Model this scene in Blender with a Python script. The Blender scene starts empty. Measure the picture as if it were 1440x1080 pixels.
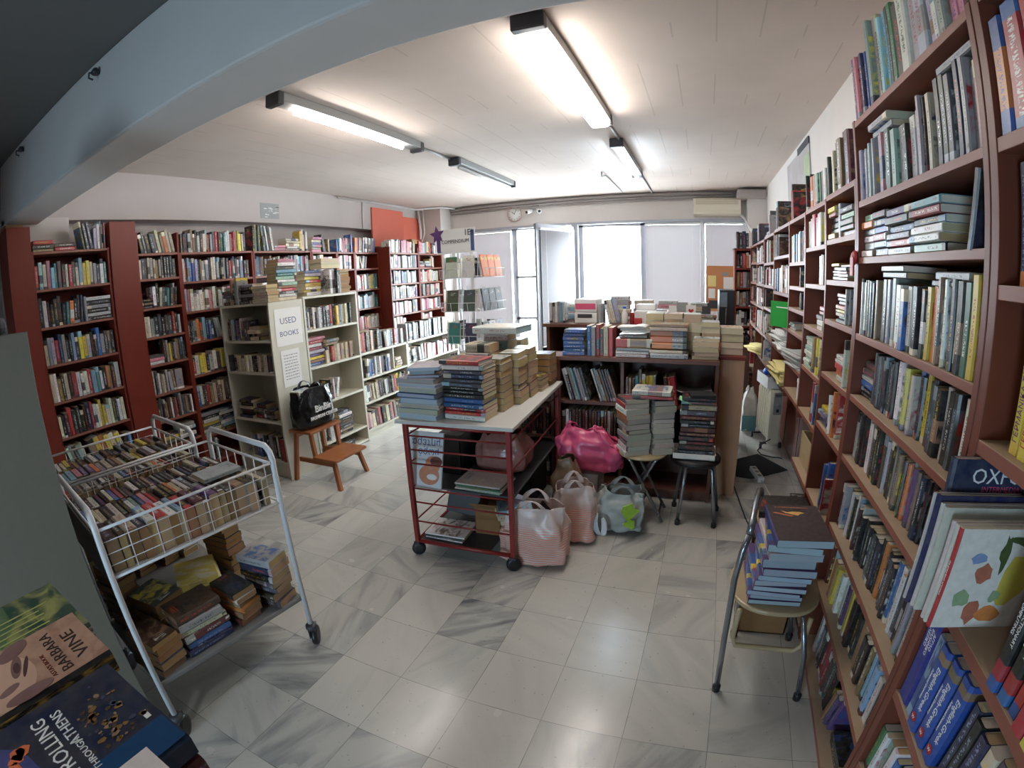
EXPOSURE = 0.85
TUBE = 34
FILL_LAMP = 40
SKY = 18
import bpy, bmesh, math, random
from mathutils import Vector, Matrix
from mathutils.bvhtree import BVHTree
R = random.Random(11)
SC = bpy.context.scene
COL = SC.collection
PI = math.pi
V = Vector
UP = V((0, 0, 1))
ORG = {}

# ------------------------------------------------------------------ colours and materials
def lin(c):
    c = c / 255.0
    return c / 12.92 if c <= .04045 else ((c + .055) / 1.055) ** 2.4
def rgb(r, g, b): return (lin(r), lin(g), lin(b), 1.0)

MATS = {}
def mat(name, col, rough=.5, metal=0.0, var=.08, scale=40.0, bump=0.0, stretch=(1, 1, 1), coat=0.0, emit=None, spec=.5, sheen=0):
    if name in MATS: return MATS[name]
    m = bpy.data.materials.new(name); m.use_nodes = True
    nt = m.node_tree; N = nt.nodes; L = nt.links
    b = N['Principled BSDF']
    b.inputs['Roughness'].default_value = rough
    b.inputs['Metallic'].default_value = metal
    b.inputs['Specular IOR Level'].default_value = spec
    if coat: b.inputs['Coat Weight'].default_value = coat
    if emit:
        b.inputs['Emission Color'].default_value = emit[0]
        b.inputs['Emission Strength'].default_value = emit[1]
    tc = N.new('ShaderNodeTexCoord'); mp = N.new('ShaderNodeMapping'); mp.inputs['Scale'].default_value = stretch
    L.new(tc.outputs['Object'], mp.inputs['Vector'])
    nz = N.new('ShaderNodeTexNoise'); nz.inputs['Scale'].default_value = scale; nz.inputs['Detail'].default_value = 4
    L.new(mp.outputs['Vector'], nz.inputs['Vector'])
    mx = N.new('ShaderNodeMix'); mx.data_type = 'RGBA'
    L.new(nz.outputs['Fac'], mx.inputs['Factor'])
    mx.inputs[6].default_value = tuple(c * (1 - var) for c in col[:3]) + (1,)
    mx.inputs[7].default_value = tuple(min(1, c * (1 + var)) for c in col[:3]) + (1,)
    L.new(mx.outputs[2], b.inputs['Base Color'])
    if bump:
        bp = N.new('ShaderNodeBump'); bp.inputs['Strength'].default_value = bump; bp.inputs['Distance'].default_value = .01
        L.new(nz.outputs['Fac'], bp.inputs['Height']); L.new(bp.outputs['Normal'], b.inputs['Normal'])
    MATS[name] = m
    return m

def nodes_of(name):
    m = bpy.data.materials.new(name); m.use_nodes = True
    MATS[name] = m
    return m, m.node_tree.nodes, m.node_tree.links, m.node_tree.nodes['Principled BSDF']

def math_node(N, L, op, a, b=None, c=None):
    n = N.new('ShaderNodeMath'); n.operation = op
    for i, x in enumerate((a, b, c)):
        if x is None: continue
        if isinstance(x, (int, float)): n.inputs[i].default_value = x
        else: L.new(x, n.inputs[i])
    return n.outputs[0]

def mix_node(N, L, f, a, b, blend='MIX'):
    n = N.new('ShaderNodeMix'); n.data_type = 'RGBA'; n.blend_type = blend
    for i, x in ((0, f), (6, a), (7, b)):
        if isinstance(x, (int, float)): n.inputs[i].default_value = x
        elif isinstance(x, tuple): n.inputs[i].default_value = x
        else: L.new(x, n.inputs[i])
    return n.outputs[2]

def floor_material():
    m, N, L, b = nodes_of('marble_tiles')
    T = .3245
    tc = N.new('ShaderNodeTexCoord'); sp = N.new('ShaderNodeSeparateXYZ'); L.new(tc.outputs['Object'], sp.inputs[0])
    fx = math_node(N, L, 'DIVIDE', math_node(N, L, 'ADD', sp.outputs[0], .437 + 20 * T), T)
    fy = math_node(N, L, 'DIVIDE', math_node(N, L, 'SUBTRACT', sp.outputs[1], 1.569 - 20 * T), T)
    ix = math_node(N, L, 'FLOOR', fx); iy = math_node(N, L, 'FLOOR', fy)
    cb = N.new('ShaderNodeCombineXYZ'); L.new(ix, cb.inputs[0]); L.new(iy, cb.inputs[1])
    wn = N.new('ShaderNodeTexWhiteNoise'); wn.noise_dimensions = '2D'; L.new(cb.outputs[0], wn.inputs['Vector'])
    # veins: stretched noise turned differently on each tile
    rot = N.new('ShaderNodeVectorRotate'); rot.rotation_type = 'Z_AXIS'
    L.new(tc.outputs['Object'], rot.inputs['Vector']); L.new(math_node(N, L, 'MULTIPLY', wn.outputs['Value'], 9.0), rot.inputs['Angle'])
    ad = N.new('ShaderNodeVectorMath'); ad.operation = 'MULTIPLY_ADD'
    L.new(rot.outputs[0], ad.inputs[0]); ad.inputs[1].default_value = (1.1, 5.0, 1); L.new(wn.outputs['Color'], ad.inputs[2])
    nz = N.new('ShaderNodeTexNoise'); nz.inputs['Scale'].default_value = 2.2; nz.inputs['Detail'].default_value = 7; nz.inputs['Distortion'].default_value = .6
    L.new(ad.outputs[0], nz.inputs['Vector'])
    vein = N.new('ShaderNodeMapRange'); vein.inputs[1].default_value = .44; vein.inputs[2].default_value = .72
    L.new(nz.outputs['Fac'], vein.inputs[0])
    base = mix_node(N, L, wn.outputs['Value'], rgb(196, 194, 186), rgb(182, 181, 175))
    vs = math_node(N, L, 'MULTIPLY', vein.outputs[0], math_node(N, L, 'ADD', .12, math_node(N, L, 'MULTIPLY', math_node(N, L, 'POWER', wn.outputs['Value'], 3.0), .85)))
    c1 = mix_node(N, L, vs, base, rgb(104, 109, 113))
    # specks and worn dirt
    sk = N.new('ShaderNodeTexNoise'); sk.inputs['Scale'].default_value = 60; L.new(tc.outputs['Object'], sk.inputs['Vector'])
    sr = N.new('ShaderNodeMapRange'); sr.inputs[1].default_value = .68; sr.inputs[2].default_value = .75; L.new(sk.outputs['Fac'], sr.inputs[0])
    c2 = mix_node(N, L, math_node(N, L, 'MULTIPLY', sr.outputs[0], .45), c1, rgb(70, 70, 68))
    # joints
    ex = math_node(N, L, 'ABSOLUTE', math_node(N, L, 'SUBTRACT', math_node(N, L, 'FRACT', fx), .5))
    ey = math_node(N, L, 'ABSOLUTE', math_node(N, L, 'SUBTRACT', math_node(N, L, 'FRACT', fy), .5))
    g = math_node(N, L, 'GREATER_THAN', math_node(N, L, 'MAXIMUM', ex, ey), .4955)
    jn = N.new('ShaderNodeTexNoise'); jn.inputs['Scale'].default_value = 7; L.new(tc.outputs['Object'], jn.inputs['Vector'])
    gs = math_node(N, L, 'MULTIPLY', g, math_node(N, L, 'MULTIPLY', jn.outputs['Fac'], 1.1))
    c3 = mix_node(N, L, gs, c2, rgb(80, 80, 76))
    L.new(c3, b.inputs['Base Color'])
    rr = math_node(N, L, 'ADD', .13, math_node(N, L, 'MULTIPLY', jn.outputs['Fac'], .2))
    L.new(rr, b.inputs['Roughness']); b.inputs['Specular IOR Level'].default_value = .65
    return m

def ceiling_material():
    m, N, L, b = nodes_of('ceiling_paint')
    tc = N.new('ShaderNodeTexCoord'); sp = N.new('ShaderNodeSeparateXYZ'); L.new(tc.outputs['Object'], sp.inputs[0])
    nz = N.new('ShaderNodeTexNoise'); nz.inputs['Scale'].default_value = 3; nz.inputs['Detail'].default_value = 6; L.new(tc.outputs['Object'], nz.inputs['Vector'])
    n2 = N.new('ShaderNodeTexNoise'); n2.inputs['Scale'].default_value = 1.4; L.new(tc.outputs['Object'], n2.inputs['Vector'])
    # board-marked concrete: faint broken lines along the room every 22 cm
    fx = math_node(N, L, 'FRACT', math_node(N, L, 'DIVIDE', math_node(N, L, 'ADD', sp.outputs[0], 40.0), .22))
    ln = math_node(N, L, 'LESS_THAN', math_node(N, L, 'ABSOLUTE', math_node(N, L, 'SUBTRACT', fx, .5)), .02)
    br = math_node(N, L, 'GREATER_THAN', n2.outputs['Fac'], .5)
    f = math_node(N, L, 'MULTIPLY', math_node(N, L, 'MULTIPLY', ln, br), .35)
    base = mix_node(N, L, nz.outputs['Fac'], rgb(196, 181, 171), rgb(212, 197, 187))
    L.new(mix_node(N, L, f, base, rgb(150, 138, 130)), b.inputs['Base Color'])
    b.inputs['Roughness'].default_value = .85
    bp = N.new('ShaderNodeBump'); bp.inputs['Strength'].default_value = .15; L.new(nz.outputs['Fac'], bp.inputs['Height']); L.new(bp.outputs[0], b.inputs['Normal'])
    return m

def cover_material():
    """Printed covers: every face carries its own two inks; flag 1 = line of small type, .5 = picture."""
    m, N, L, b = nodes_of('book_cover')
    a = N.new('ShaderNodeAttribute'); a.attribute_name = 'ca'
    c = N.new('ShaderNodeAttribute'); c.attribute_name = 'cb'
    uv = N.new('ShaderNodeUVMap'); uv.uv_map = 'UVMap'
    sp = N.new('ShaderNodeSeparateXYZ'); L.new(uv.outputs[0], sp.inputs[0])
    oi = N.new('ShaderNodeObjectInfo')
    cb = N.new('ShaderNodeCombineXYZ')
    L.new(math_node(N, L, 'MULTIPLY', sp.outputs[0], 3.2), cb.inputs[0]); L.new(math_node(N, L, 'MULTIPLY', sp.outputs[1], 260.0), cb.inputs[1])
    L.new(math_node(N, L, 'MULTIPLY', c.outputs['Alpha'], 37.0), cb.inputs[2])
    n1 = N.new('ShaderNodeTexNoise'); n1.inputs['Scale'].default_value = 1.0; n1.inputs['Detail'].default_value = 2; L.new(cb.outputs[0], n1.inputs['Vector'])
    t = math_node(N, L, 'MULTIPLY', math_node(N, L, 'GREATER_THAN', n1.outputs['Fac'], .53), .8)
    du = math_node(N, L, 'ABSOLUTE', math_node(N, L, 'SUBTRACT', math_node(N, L, 'FRACT', sp.outputs[0]), .5))
    t = math_node(N, L, 'MULTIPLY', t, math_node(N, L, 'LESS_THAN', du, .21))
    t = math_node(N, L, 'MULTIPLY', t, math_node(N, L, 'GREATER_THAN', a.outputs['Alpha'], .75))
    cp = N.new('ShaderNodeCombineXYZ')
    L.new(math_node(N, L, 'MULTIPLY', sp.outputs[0], 3.0), cp.inputs[0]); L.new(math_node(N, L, 'MULTIPLY', sp.outputs[1], 25.0), cp.inputs[1])
    L.new(math_node(N, L, 'MULTIPLY', c.outputs['Alpha'], 91.0), cp.inputs[2])
    n2 = N.new('ShaderNodeTexNoise'); n2.inputs['Scale'].default_value = 1.0; n2.inputs['Detail'].default_value = 5; n2.inputs['Distortion'].default_value = .8; L.new(cp.outputs[0], n2.inputs['Vector'])
    mr = N.new('ShaderNodeMapRange'); mr.inputs[1].default_value = .45; mr.inputs[2].default_value = .62; L.new(n2.outputs['Fac'], mr.inputs[0])
    art = math_node(N, L, 'MULTIPLY', mr.outputs[0], math_node(N, L, 'MULTIPLY', math_node(N, L, 'GREATER_THAN', a.outputs['Alpha'], .25), math_node(N, L, 'LESS_THAN', a.outputs['Alpha'], .75)))
    f = math_node(N, L, 'MAXIMUM', t, art)
    c1 = mix_node(N, L, f, a.outputs['Color'], c.outputs['Color'])
    # rubbing and scuffs
    tc = N.new('ShaderNodeTexCoord'); n3 = N.new('ShaderNodeTexNoise'); n3.inputs['Scale'].default_value = 55; n3.inputs['Detail'].default_value = 5; L.new(tc.outputs['Object'], n3.inputs['Vector'])
    w = N.new('ShaderNodeMapRange'); w.inputs[1].default_value = .35; w.inputs[2].default_value = .75; w.inputs[3].default_value = .0; w.inputs[4].default_value = .22; L.new(n3.outputs['Fac'], w.inputs[0])
    L.new(mix_node(N, L, w.outputs[0], c1, rgb(128, 122, 112)), b.inputs['Base Color'])
    b.inputs['Roughness'].default_value = .36
    return m

def page_material():
    m, N, L, b = nodes_of('paper_edges')
    a = N.new('ShaderNodeAttribute'); a.attribute_name = 'ca'
    uv = N.new('ShaderNodeUVMap'); uv.uv_map = 'UVMap'
    sp = N.new('ShaderNodeSeparateXYZ'); L.new(uv.outputs[0], sp.inputs[0])
    cb = N.new('ShaderNodeCombineXYZ'); L.new(math_node(N, L, 'MULTIPLY', sp.outputs[0], 30), cb.inputs[0]); L.new(math_node(N, L, 'MULTIPLY', sp.outputs[1], 4), cb.inputs[1])
    nz = N.new('ShaderNodeTexNoise'); nz.inputs['Scale'].default_value = 1; nz.inputs['Detail'].default_value = 3; L.new(cb.outputs[0], nz.inputs['Vector'])
    L.new(mix_node(N, L, math_node(N, L, 'MULTIPLY', nz.outputs['Fac'], .55), a.outputs['Color'], rgb(104, 84, 60)), b.inputs['Base Color'])
    b.inputs['Roughness'].default_value = .9
    return m

FLOOR = floor_material(); CEIL = ceiling_material(); COVER = cover_material(); PAGE = page_material()
PLASTER = mat('wall_plaster', rgb(214, 206, 200), .85, var=.05, scale=6, bump=.1)
BEAMPAINT = mat('beam_paint', rgb(206, 200, 196), .8, var=.05, scale=5, bump=.08)
REDWOOD = mat('red_brown_board', rgb(114, 43, 31), .42, spec=.3, var=.16, scale=9, stretch=(1, 1, .12))
BROWNWOOD = mat('brown_red_board', rgb(112, 60, 45), .42, var=.16, scale=9, stretch=(1, 1, .12), spec=.4)
REDEDGE = mat('red_brown_edge', rgb(134, 80, 64), .45, var=.14, scale=9)
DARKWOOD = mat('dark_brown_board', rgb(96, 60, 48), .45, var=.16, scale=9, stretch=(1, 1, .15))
TANWOOD = mat('tan_board', rgb(178, 138, 106), .5, var=.14, scale=14, stretch=(1, 1, .2))
DUSTY = mat('dusty_board_top', rgb(172, 148, 122), .75, var=.1, scale=18)
CREAM = mat('cream_board', rgb(196, 192, 176), .5, var=.05, scale=8)
GREYBOARD = mat('grey_board', rgb(118, 119, 111), .55, var=.06, scale=60)
REDPANEL = mat('red_orange_panel', rgb(206, 104, 82), .6, var=.06, scale=5)
WHITEMETAL = mat('white_enamel', rgb(206, 206, 208), .32, var=.06, scale=25)
REDMETAL = mat('red_enamel', rgb(130, 34, 32), .4, var=.12, scale=30)
CHROME = mat('steel_tube', rgb(150, 156, 162), .25, metal=.85, var=.08, scale=30)
ALU = mat('grey_aluminium', rgb(168, 168, 174), .45, metal=.3, var=.05, scale=20)
BLACKP = mat('black_plastic', rgb(26, 26, 28), .45, var=.2, scale=50)
DARKGREY = mat('dark_grey_plastic', rgb(58, 58, 62), .5, var=.15, scale=50)
GREYP = mat('grey_plastic', rgb(146, 146, 144), .5, var=.06, scale=50)
WHITEP = mat('white_plastic', rgb(226, 224, 220), .45, var=.04, scale=50)
IVORYP = mat('ivory_plastic', rgb(224, 214, 192), .45, var=.05, scale=40)
PAPER = mat('white_paper', rgb(226, 224, 220), .85, var=.04, scale=60)
YELLOWPAPER = mat('yellow_paper', rgb(226, 208, 140), .85, var=.06, scale=60)
CARD = mat('brown_cardboard', rgb(140, 104, 66), .85, var=.14, scale=20)
STOOLWOOD = mat('orange_pine', rgb(150, 90, 50), .4, var=.2, scale=12, stretch=(1, 1, .2))
SEATWOOD = mat('varnished_beech', rgb(176, 156, 120), .35, var=.1, scale=14, stretch=(.2, 1, 1))
CORK = mat('cork', rgb(196, 134, 90), .9, var=.2, scale=120)
BLACKBAG = mat('black_polythene', rgb(16, 16, 18), .22, var=.3, scale=30, bump=.25)
PINKBAG = mat('pink_polythene', rgb(206, 84, 122), .3, var=.14, scale=22, bump=.25)
GREYBAG = mat('grey_green_bag', rgb(158, 166, 164), .42, var=.1, scale=22, bump=.2)
BROWNBAG = mat('brown_polythene', rgb(120, 98, 76), .35, var=.2, scale=22, bump=.25)
GREENP = mat('green_card', rgb(36, 150, 62), .45, var=.06, scale=30)
LIMEP = mat('lime_print', rgb(150, 190, 60), .45, var=.2, scale=30)
BLUEP = mat('blue_wrap', rgb(40, 92, 190), .4, var=.2, scale=30)
REDP = mat('red_ribbon', rgb(180, 60, 58), .5, var=.15, scale=40)
PURPLEP = mat('purple_card', rgb(92, 56, 112), .5, var=.08, scale=30)
INK = mat('black_ink', rgb(26, 26, 34), .6, var=.1)
WHITEINK = mat('white_ink', rgb(232, 232, 232), .5, var=.03)
REDINK = mat('red_ink', rgb(176, 40, 36), .5, var=.05)
PINKINK = mat('pink_ink', rgb(214, 84, 120), .5, var=.05)
BLUEINK = mat('blue_ink', rgb(70, 84, 130), .6, var=.05)
MATBLACK = mat('black_rubber_mat', rgb(24, 25, 27), .8, var=.2, scale=90)
TUBE_W = mat("white_tube_glow", rgb(255, 255, 255), .4, emit=((1, .94, .88, 1), TUBE))
TUBE_M = mat('wide_diffuser_glow', rgb(255, 255, 255), .4, emit=((1, .95, .89, 1), TUBE * .55))
TUBE_B = mat("blue_tube_glow", rgb(255, 255, 255), .4, emit=((.62, .82, 1, 1), TUBE))
TUBE_D = mat('dull_tube', rgb(226, 224, 220), .4)

def stripe_material():
    m, N, L, b = nodes_of('orange_striped_polythene')
    tc = N.new('ShaderNodeTexCoord'); sp = N.new('ShaderNodeSeparateXYZ'); L.new(tc.outputs['Object'], sp.inputs[0])
    s = math_node(N, L, 'FRACT', math_node(N, L, 'MULTIPLY', sp.outputs[2], 75.0))
    nz = N.new('ShaderNodeTexNoise'); nz.inputs['Scale'].default_value = 14; nz.inputs['Detail'].default_value = 4; L.new(tc.outputs['Object'], nz.inputs['Vector'])
    low = N.new('ShaderNodeMapRange'); low.inputs[1].default_value = .30; low.inputs[2].default_value = .24; L.new(sp.outputs[2], low.inputs[0])
    f = math_node(N, L, 'MULTIPLY', math_node(N, L, 'LESS_THAN', s, .5), low.outputs[0])
    base = mix_node(N, L, nz.outputs['Fac'], rgb(216, 206, 202), rgb(196, 168, 158))
    L.new(mix_node(N, L, math_node(N, L, 'MULTIPLY', f, .75), base, rgb(216, 120, 84)), b.inputs['Base Color'])
    b.inputs['Roughness'].default_value = .33
    bp = N.new('ShaderNodeBump'); bp.inputs['Strength'].default_value = .3; L.new(nz.outputs['Fac'], bp.inputs['Height']); L.new(bp.outputs[0], b.inputs['Normal'])
    return m
STRIPE = stripe_material()

def glass_material():
    m, N, L, b = nodes_of('window_glass')
    N.remove(b)
    o = N['Material Output']
    t = N.new('ShaderNodeBsdfTransparent'); t.inputs[0].default_value = (.93, .96, .96, 1)
    g = N.new('ShaderNodeBsdfGlossy'); g.inputs['Roughness'].default_value = .02
    fr = N.new('ShaderNodeFresnel'); fr.inputs[0].default_value = 1.45
    mx = N.new('ShaderNodeMixShader'); L.new(fr.outputs[0], mx.inputs[0]); L.new(t.outputs[0], mx.inputs[1]); L.new(g.outputs[0], mx.inputs[2])
    L.new(mx.outputs[0], o.inputs['Surface'])
    return m
GLASS = glass_material()
GLASSB = glass_material(); GLASSB.name = 'blue_tinted_glass'; GLASSB.node_tree.nodes['Transparent BSDF'].inputs[0].default_value = (.82, .93, 1, 1)  # blue tint cools the daylight through the added rear door

def blind_material():
    m, N, L, b = nodes_of('blind_slats')
    o = N['Material Output']
    b.inputs['Base Color'].default_value = rgb(206, 200, 202); b.inputs['Roughness'].default_value = .5
    t = N.new('ShaderNodeBsdfTranslucent'); t.inputs[0].default_value = rgb(226, 220, 224)
    mx = N.new('ShaderNodeMixShader'); mx.inputs[0].default_value = .012
    L.new(b.outputs[0], mx.inputs[1]); L.new(t.outputs[0], mx.inputs[2]); L.new(mx.outputs[0], o.inputs['Surface'])
    return m
BLIND = blind_material()
BLIND_DARK = blind_material(); BLIND_DARK.name = 'grey_blind_slats'; BLIND_DARK.node_tree.nodes['Principled BSDF'].inputs['Base Color'].default_value = rgb(120, 114, 116)  # same slats in a darker colour, offsetting strong window light

# ------------------------------------------------------------------ mesh helpers
class MB:
    def __init__(s, M=None): s.v = []; s.f = []; s.M = M or Matrix.Identity(4); s.sm = []
    def add(s, vs, fs, smooth=False, M=None):
        A = s.M @ M if M is not None else s.M
        o = len(s.v); s.v += [A @ V(p) for p in vs]
        s.f += [tuple(i + o for i in f) for f in fs]; s.sm += [smooth] * len(fs)
        return s
    def box(s, a, b, M=None):
        x0, y0, z0 = (min(a[i], b[i]) for i in range(3)); x1, y1, z1 = (max(a[i], b[i]) for i in range(3))
        return s.add([(x0, y0, z0), (x1, y0, z0), (x1, y1, z0), (x0, y1, z0), (x0, y0, z1), (x1, y0, z1), (x1, y1, z1), (x0, y1, z1)],
              [(0, 3, 2, 1), (4, 5, 6, 7), (0, 1, 5, 4), (1, 2, 6, 5), (2, 3, 7, 6), (3, 0, 4, 7)], M=M)
    def tube(s, pts, r, n=8, closed=False, M=None):
        pts = [V(p) for p in pts]; vs = []; fs = []; k = len(pts); prev = None
        for i, p in enumerate(pts):
            a = pts[(i - 1) % k] if closed or i > 0 else p; b = pts[(i + 1) % k] if closed or i < k - 1 else p
            t = (b - a).normalized()
            if prev is None:
                prev = t.orthogonal().normalized()
            prev = (prev - t * prev.dot(t)).normalized()
            q = t.cross(prev)
            rr = r[i] if isinstance(r, (list, tuple)) else r
            vs += [p + (prev * math.cos(2 * PI * j / n) + q * math.sin(2 * PI * j / n)) * rr for j in range(n)]
        for i in range(k if closed else k - 1):
            for j in range(n):
                i2 = (i + 1) % k
                fs.append((i * n + j, i * n + (j + 1) % n, i2 * n + (j + 1) % n, i2 * n + j))
        if not closed:
            fs.append(tuple(range(n - 1, -1, -1))); fs.append(tuple((k - 1) * n + j for j in range(n)))
        return s.add(vs, fs, True, M)
    def lathe(s, prof, c=(0, 0, 0), n=20, M=None):
        vs = []; fs = []
        for r, z in prof: vs += [(c[0] + r * math.cos(2 * PI * j / n), c[1] + r * math.sin(2 * PI * j / n), c[2] + z) for j in range(n)]
        for i in range(len(prof) - 1):
            for j in range(n): fs.append((i * n + j, i * n + (j + 1) % n, (i + 1) * n + (j + 1) % n, (i + 1) * n + j))
        fs.append(tuple(range(n - 1, -1, -1))); k = (len(prof) - 1) * n; fs.append(tuple(k + j for j in range(n)))
        return s.add(vs, fs, True, M)
    def prism(s, poly, z0, z1, M=None):
        n = len(poly)
        vs = [(p[0], p[1], z0) for p in poly] + [(p[0], p[1], z1) for p in poly]
        fs = [tuple(range(n - 1, -1, -1)), tuple(range(n, 2 * n))] + [(i, (i + 1) % n, n + (i + 1) % n, n + i) for i in range(n)]
        return s.add(vs, fs, False, M)
    def build(s, name, m, parent=None, bevel=0.0, solid=0.0, sub=0, top=None):
        me = bpy.data.meshes.new(name)
        org = ORG.get(parent.name, V((0, 0, 0))) if parent is not None else V((0, 0, 0))
        me.from_pydata([v - org for v in s.v], [], s.f)
        for p, k in zip(me.polygons, s.sm): p.use_smooth = k
        me.materials.append(m); me.update()
        if top:
            me.materials.append(top)
            for p in me.polygons: p.material_index = 1 if p.normal.z > .9 else 0
        o = bpy.data.objects.new(name, me); COL.objects.link(o)
        if parent is not None: o.parent = parent; ORG[o.name] = org
        if solid:
            md = o.modifiers.new('solid', 'SOLIDIFY'); md.thickness = solid
        if sub:
            md = o.modifiers.new('sub', 'SUBSURF'); md.levels = sub; md.render_levels = sub
        if bevel:
            md = o.modifiers.new('bevel', 'BEVEL'); md.width = bevel; md.segments = 2; md.limit_method = 'ANGLE'
        return o

def tag(o, label, cat, group=None, kind=None):
    if label: o['label'] = label
    if cat: o['category'] = cat
    if group: o['group'] = group
    if kind: o['kind'] = kind
    return o
def thing(name, label, cat, loc=(0, 0, 0), group=None):
    o = bpy.data.objects.new(name, None); COL.objects.link(o); o.location = loc; o.empty_display_size = .05
    ORG[o.name] = V(loc)
    return tag(o, label, cat, group)
def struct(name, mb, m, label, bevel=0.0):
    o = mb.build(name, m, bevel=bevel); o['kind'] = 'structure'
    if label: o['label'] = label
    return o
def box(a, b, M=None): return MB(M).box(a, b)
def frame(O, u, n):
    M = Matrix((( u[0], n[0], 0, O[0]), (u[1], n[1], 0, O[1]), (0, 0, 1, O[2]), (0, 0, 0, 1)))
    return M
def rotz(a): return Matrix.Rotation(a, 4, 'Z')
def T(x, y, z): return Matrix.Translation((x, y, z))
def lettering(s, size, m, parent, M, name='lettering', align='CENTER', th=.0006, squeeze=1.0):
    """Raised print: text lies in the local XY plane of M, reading along +X, facing +Z."""
    cu = bpy.data.curves.new('type', 'FONT'); cu.body = s; cu.size = size; cu.align_x = align; cu.align_y = 'CENTER'; cu.extrude = th / 2; cu.resolution_u = 2
    tmp = bpy.data.objects.new('type', cu); COL.objects.link(tmp)
    dg = bpy.context.evaluated_depsgraph_get()
    me = bpy.data.meshes.new_from_object(tmp.evaluated_get(dg)); bpy.data.objects.remove(tmp)
    me.name = name
    org = ORG.get(parent.name, V((0, 0, 0)))
    me.transform(Matrix.Translation(-org) @ M @ Matrix.Diagonal((squeeze, 1, 1, 1)))
    me.materials.clear(); me.materials.append(m)
    o = bpy.data.objects.new(name, me); COL.objects.link(o); o.parent = parent; ORG[o.name] = org
    return o
def basis(O, x, y):
    x = V(x).normalized(); z = x.cross(V(y)).normalized(); y = z.cross(x)
    return Matrix(((x[0], y[0], z[0], O[0]), (x[1], y[1], z[1], O[1]), (x[2], y[2], z[2], O[2]), (0, 0, 0, 1)))
# ------------------------------------------------------------------ camera (wide action-camera lens) and daylight
cam = bpy.data.cameras.new('camera'); co = bpy.data.objects.new('camera', cam); COL.objects.link(co); SC.camera = co
cam.type = 'PANO'; cam.sensor_width = 36; cam.sensor_height = 27; cam.clip_start = .02
cam.panorama_type = 'FISHEYE_LENS_POLYNOMIAL'
FPX = 683.928; KK = -.0462747; fmm = FPX * 36 / 1440
cam.fisheye_fov = math.radians(178)
cam.fisheye_polynomial_k0 = 0; cam.fisheye_polynomial_k1 = -1 / fmm; cam.fisheye_polynomial_k2 = 0
cam.fisheye_polynomial_k3 = -KK / fmm ** 3; cam.fisheye_polynomial_k4 = 0
CAMP = V((0, 0, 1.65)); CROT = (Matrix.Rotation(math.radians(22.1135), 4, 'Z') @ Matrix.Rotation(math.radians(90 - 12.578), 4, 'X') @ Matrix.Rotation(math.radians(-2.1387), 4, 'Z'))
co.matrix_world = Matrix.Translation(CAMP) @ CROT
def pix_ray(x, y):
    x -= 720; y = 540 - y; r = math.hypot(x, y); q = r / FPX; th = q * (1 + KK * q * q)
    s = math.sin(th) / max(r, 1e-9)
    return CROT.to_3x3() @ V((x * s, y * s, -math.cos(th)))

SC.view_settings.view_transform = 'Standard'; SC.view_settings.look = 'None'; SC.view_settings.gamma = 1
SC.view_settings.use_curve_mapping = False; SC.view_settings.exposure = EXPOSURE
SC.cycles.use_denoising = True; SC.cycles.max_bounces = 8; SC.cycles.diffuse_bounces = 7; SC.cycles.glossy_bounces = 3; SC.cycles.transparent_max_bounces = 12
SC.cycles.sample_clamp_indirect = 6
w = bpy.data.worlds.new('daylight'); SC.world = w; w.use_nodes = True
w.node_tree.nodes['Background'].inputs[0].default_value = (.80, .92, 1.0, 1); w.node_tree.nodes['Background'].inputs[1].default_value = SKY
for nm, loc, rot, sx, sy in (('daylight_portal', (-1.6, 7.62, 1.4), (-PI / 2, 0, 0), 4.8, 2.6), ('daylight_portal', (-1.1, -2.72, .75), (PI / 2, 0, 0), .95, 1.1)):
    l = bpy.data.lights.new(nm, 'AREA'); l.shape = 'RECTANGLE'; l.size = sx; l.size_y = sy; l.cycles.is_portal = True
    o = bpy.data.objects.new(nm, l); COL.objects.link(o); o.location = loc; o.rotation_euler = rot

# ------------------------------------------------------------------ the room
LW, RW, BW, RR, CZ = -4.43, .965, 7.41, -2.6, 2.87
struct('floor', box((-4.9, RR - .2, -.05), (1.2, BW + .3, 0)), FLOOR, 'pale grey marble tile floor')
struct('trim_11', box((-4.9, RR - .2, CZ), (1.2, 1.1, CZ + .1)), mat('grey_ceiling_paint', rgb(112, 109, 105), .85, var=.06, scale=4), 'dull grey ceiling on the near side of the beam')  # shade of the near bay is put into the ceiling colour
struct('ceiling', box((-4.9, 1.1, CZ), (1.2, BW + .3, CZ + .1)), CEIL, 'off-white board-marked concrete ceiling')
m = box((-4.9, RR - .2, 0), (LW - .19, BW + .3, CZ)); m.box((LW - .19, 1.24, 2.45), (LW, BW, CZ))
m.box((LW - .19, RR, 2.45), (LW, .97, CZ))
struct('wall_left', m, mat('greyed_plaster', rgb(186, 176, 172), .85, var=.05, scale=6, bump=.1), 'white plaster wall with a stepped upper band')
struct('wall_right', box((RW, RR - .2, 0), (1.2, BW + .3, CZ)), PLASTER, 'white plaster wall behind the red-brown bookcases')
m = box((LW - .2, BW, 2.45), (1.0, BW + .2, CZ)); m.box((LW - .2, BW, 0), (-3.96, BW + .2, 2.45)); m.box((.70, BW, 0), (1.0, BW + .2, 2.45)); m.box((-1.82, BW, 0), (.70, BW + .2, .86))
struct('wall_back', m, PLASTER, 'white wall around the windows')
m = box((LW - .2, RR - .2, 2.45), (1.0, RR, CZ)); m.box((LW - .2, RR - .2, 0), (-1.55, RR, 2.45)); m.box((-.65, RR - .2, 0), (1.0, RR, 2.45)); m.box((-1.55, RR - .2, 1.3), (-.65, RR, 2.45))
struct('wall_rear', m, DARKWOOD, 'dark panelled wall around the street door')  # dark board put on the unseen wall to cut bounced light
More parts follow.
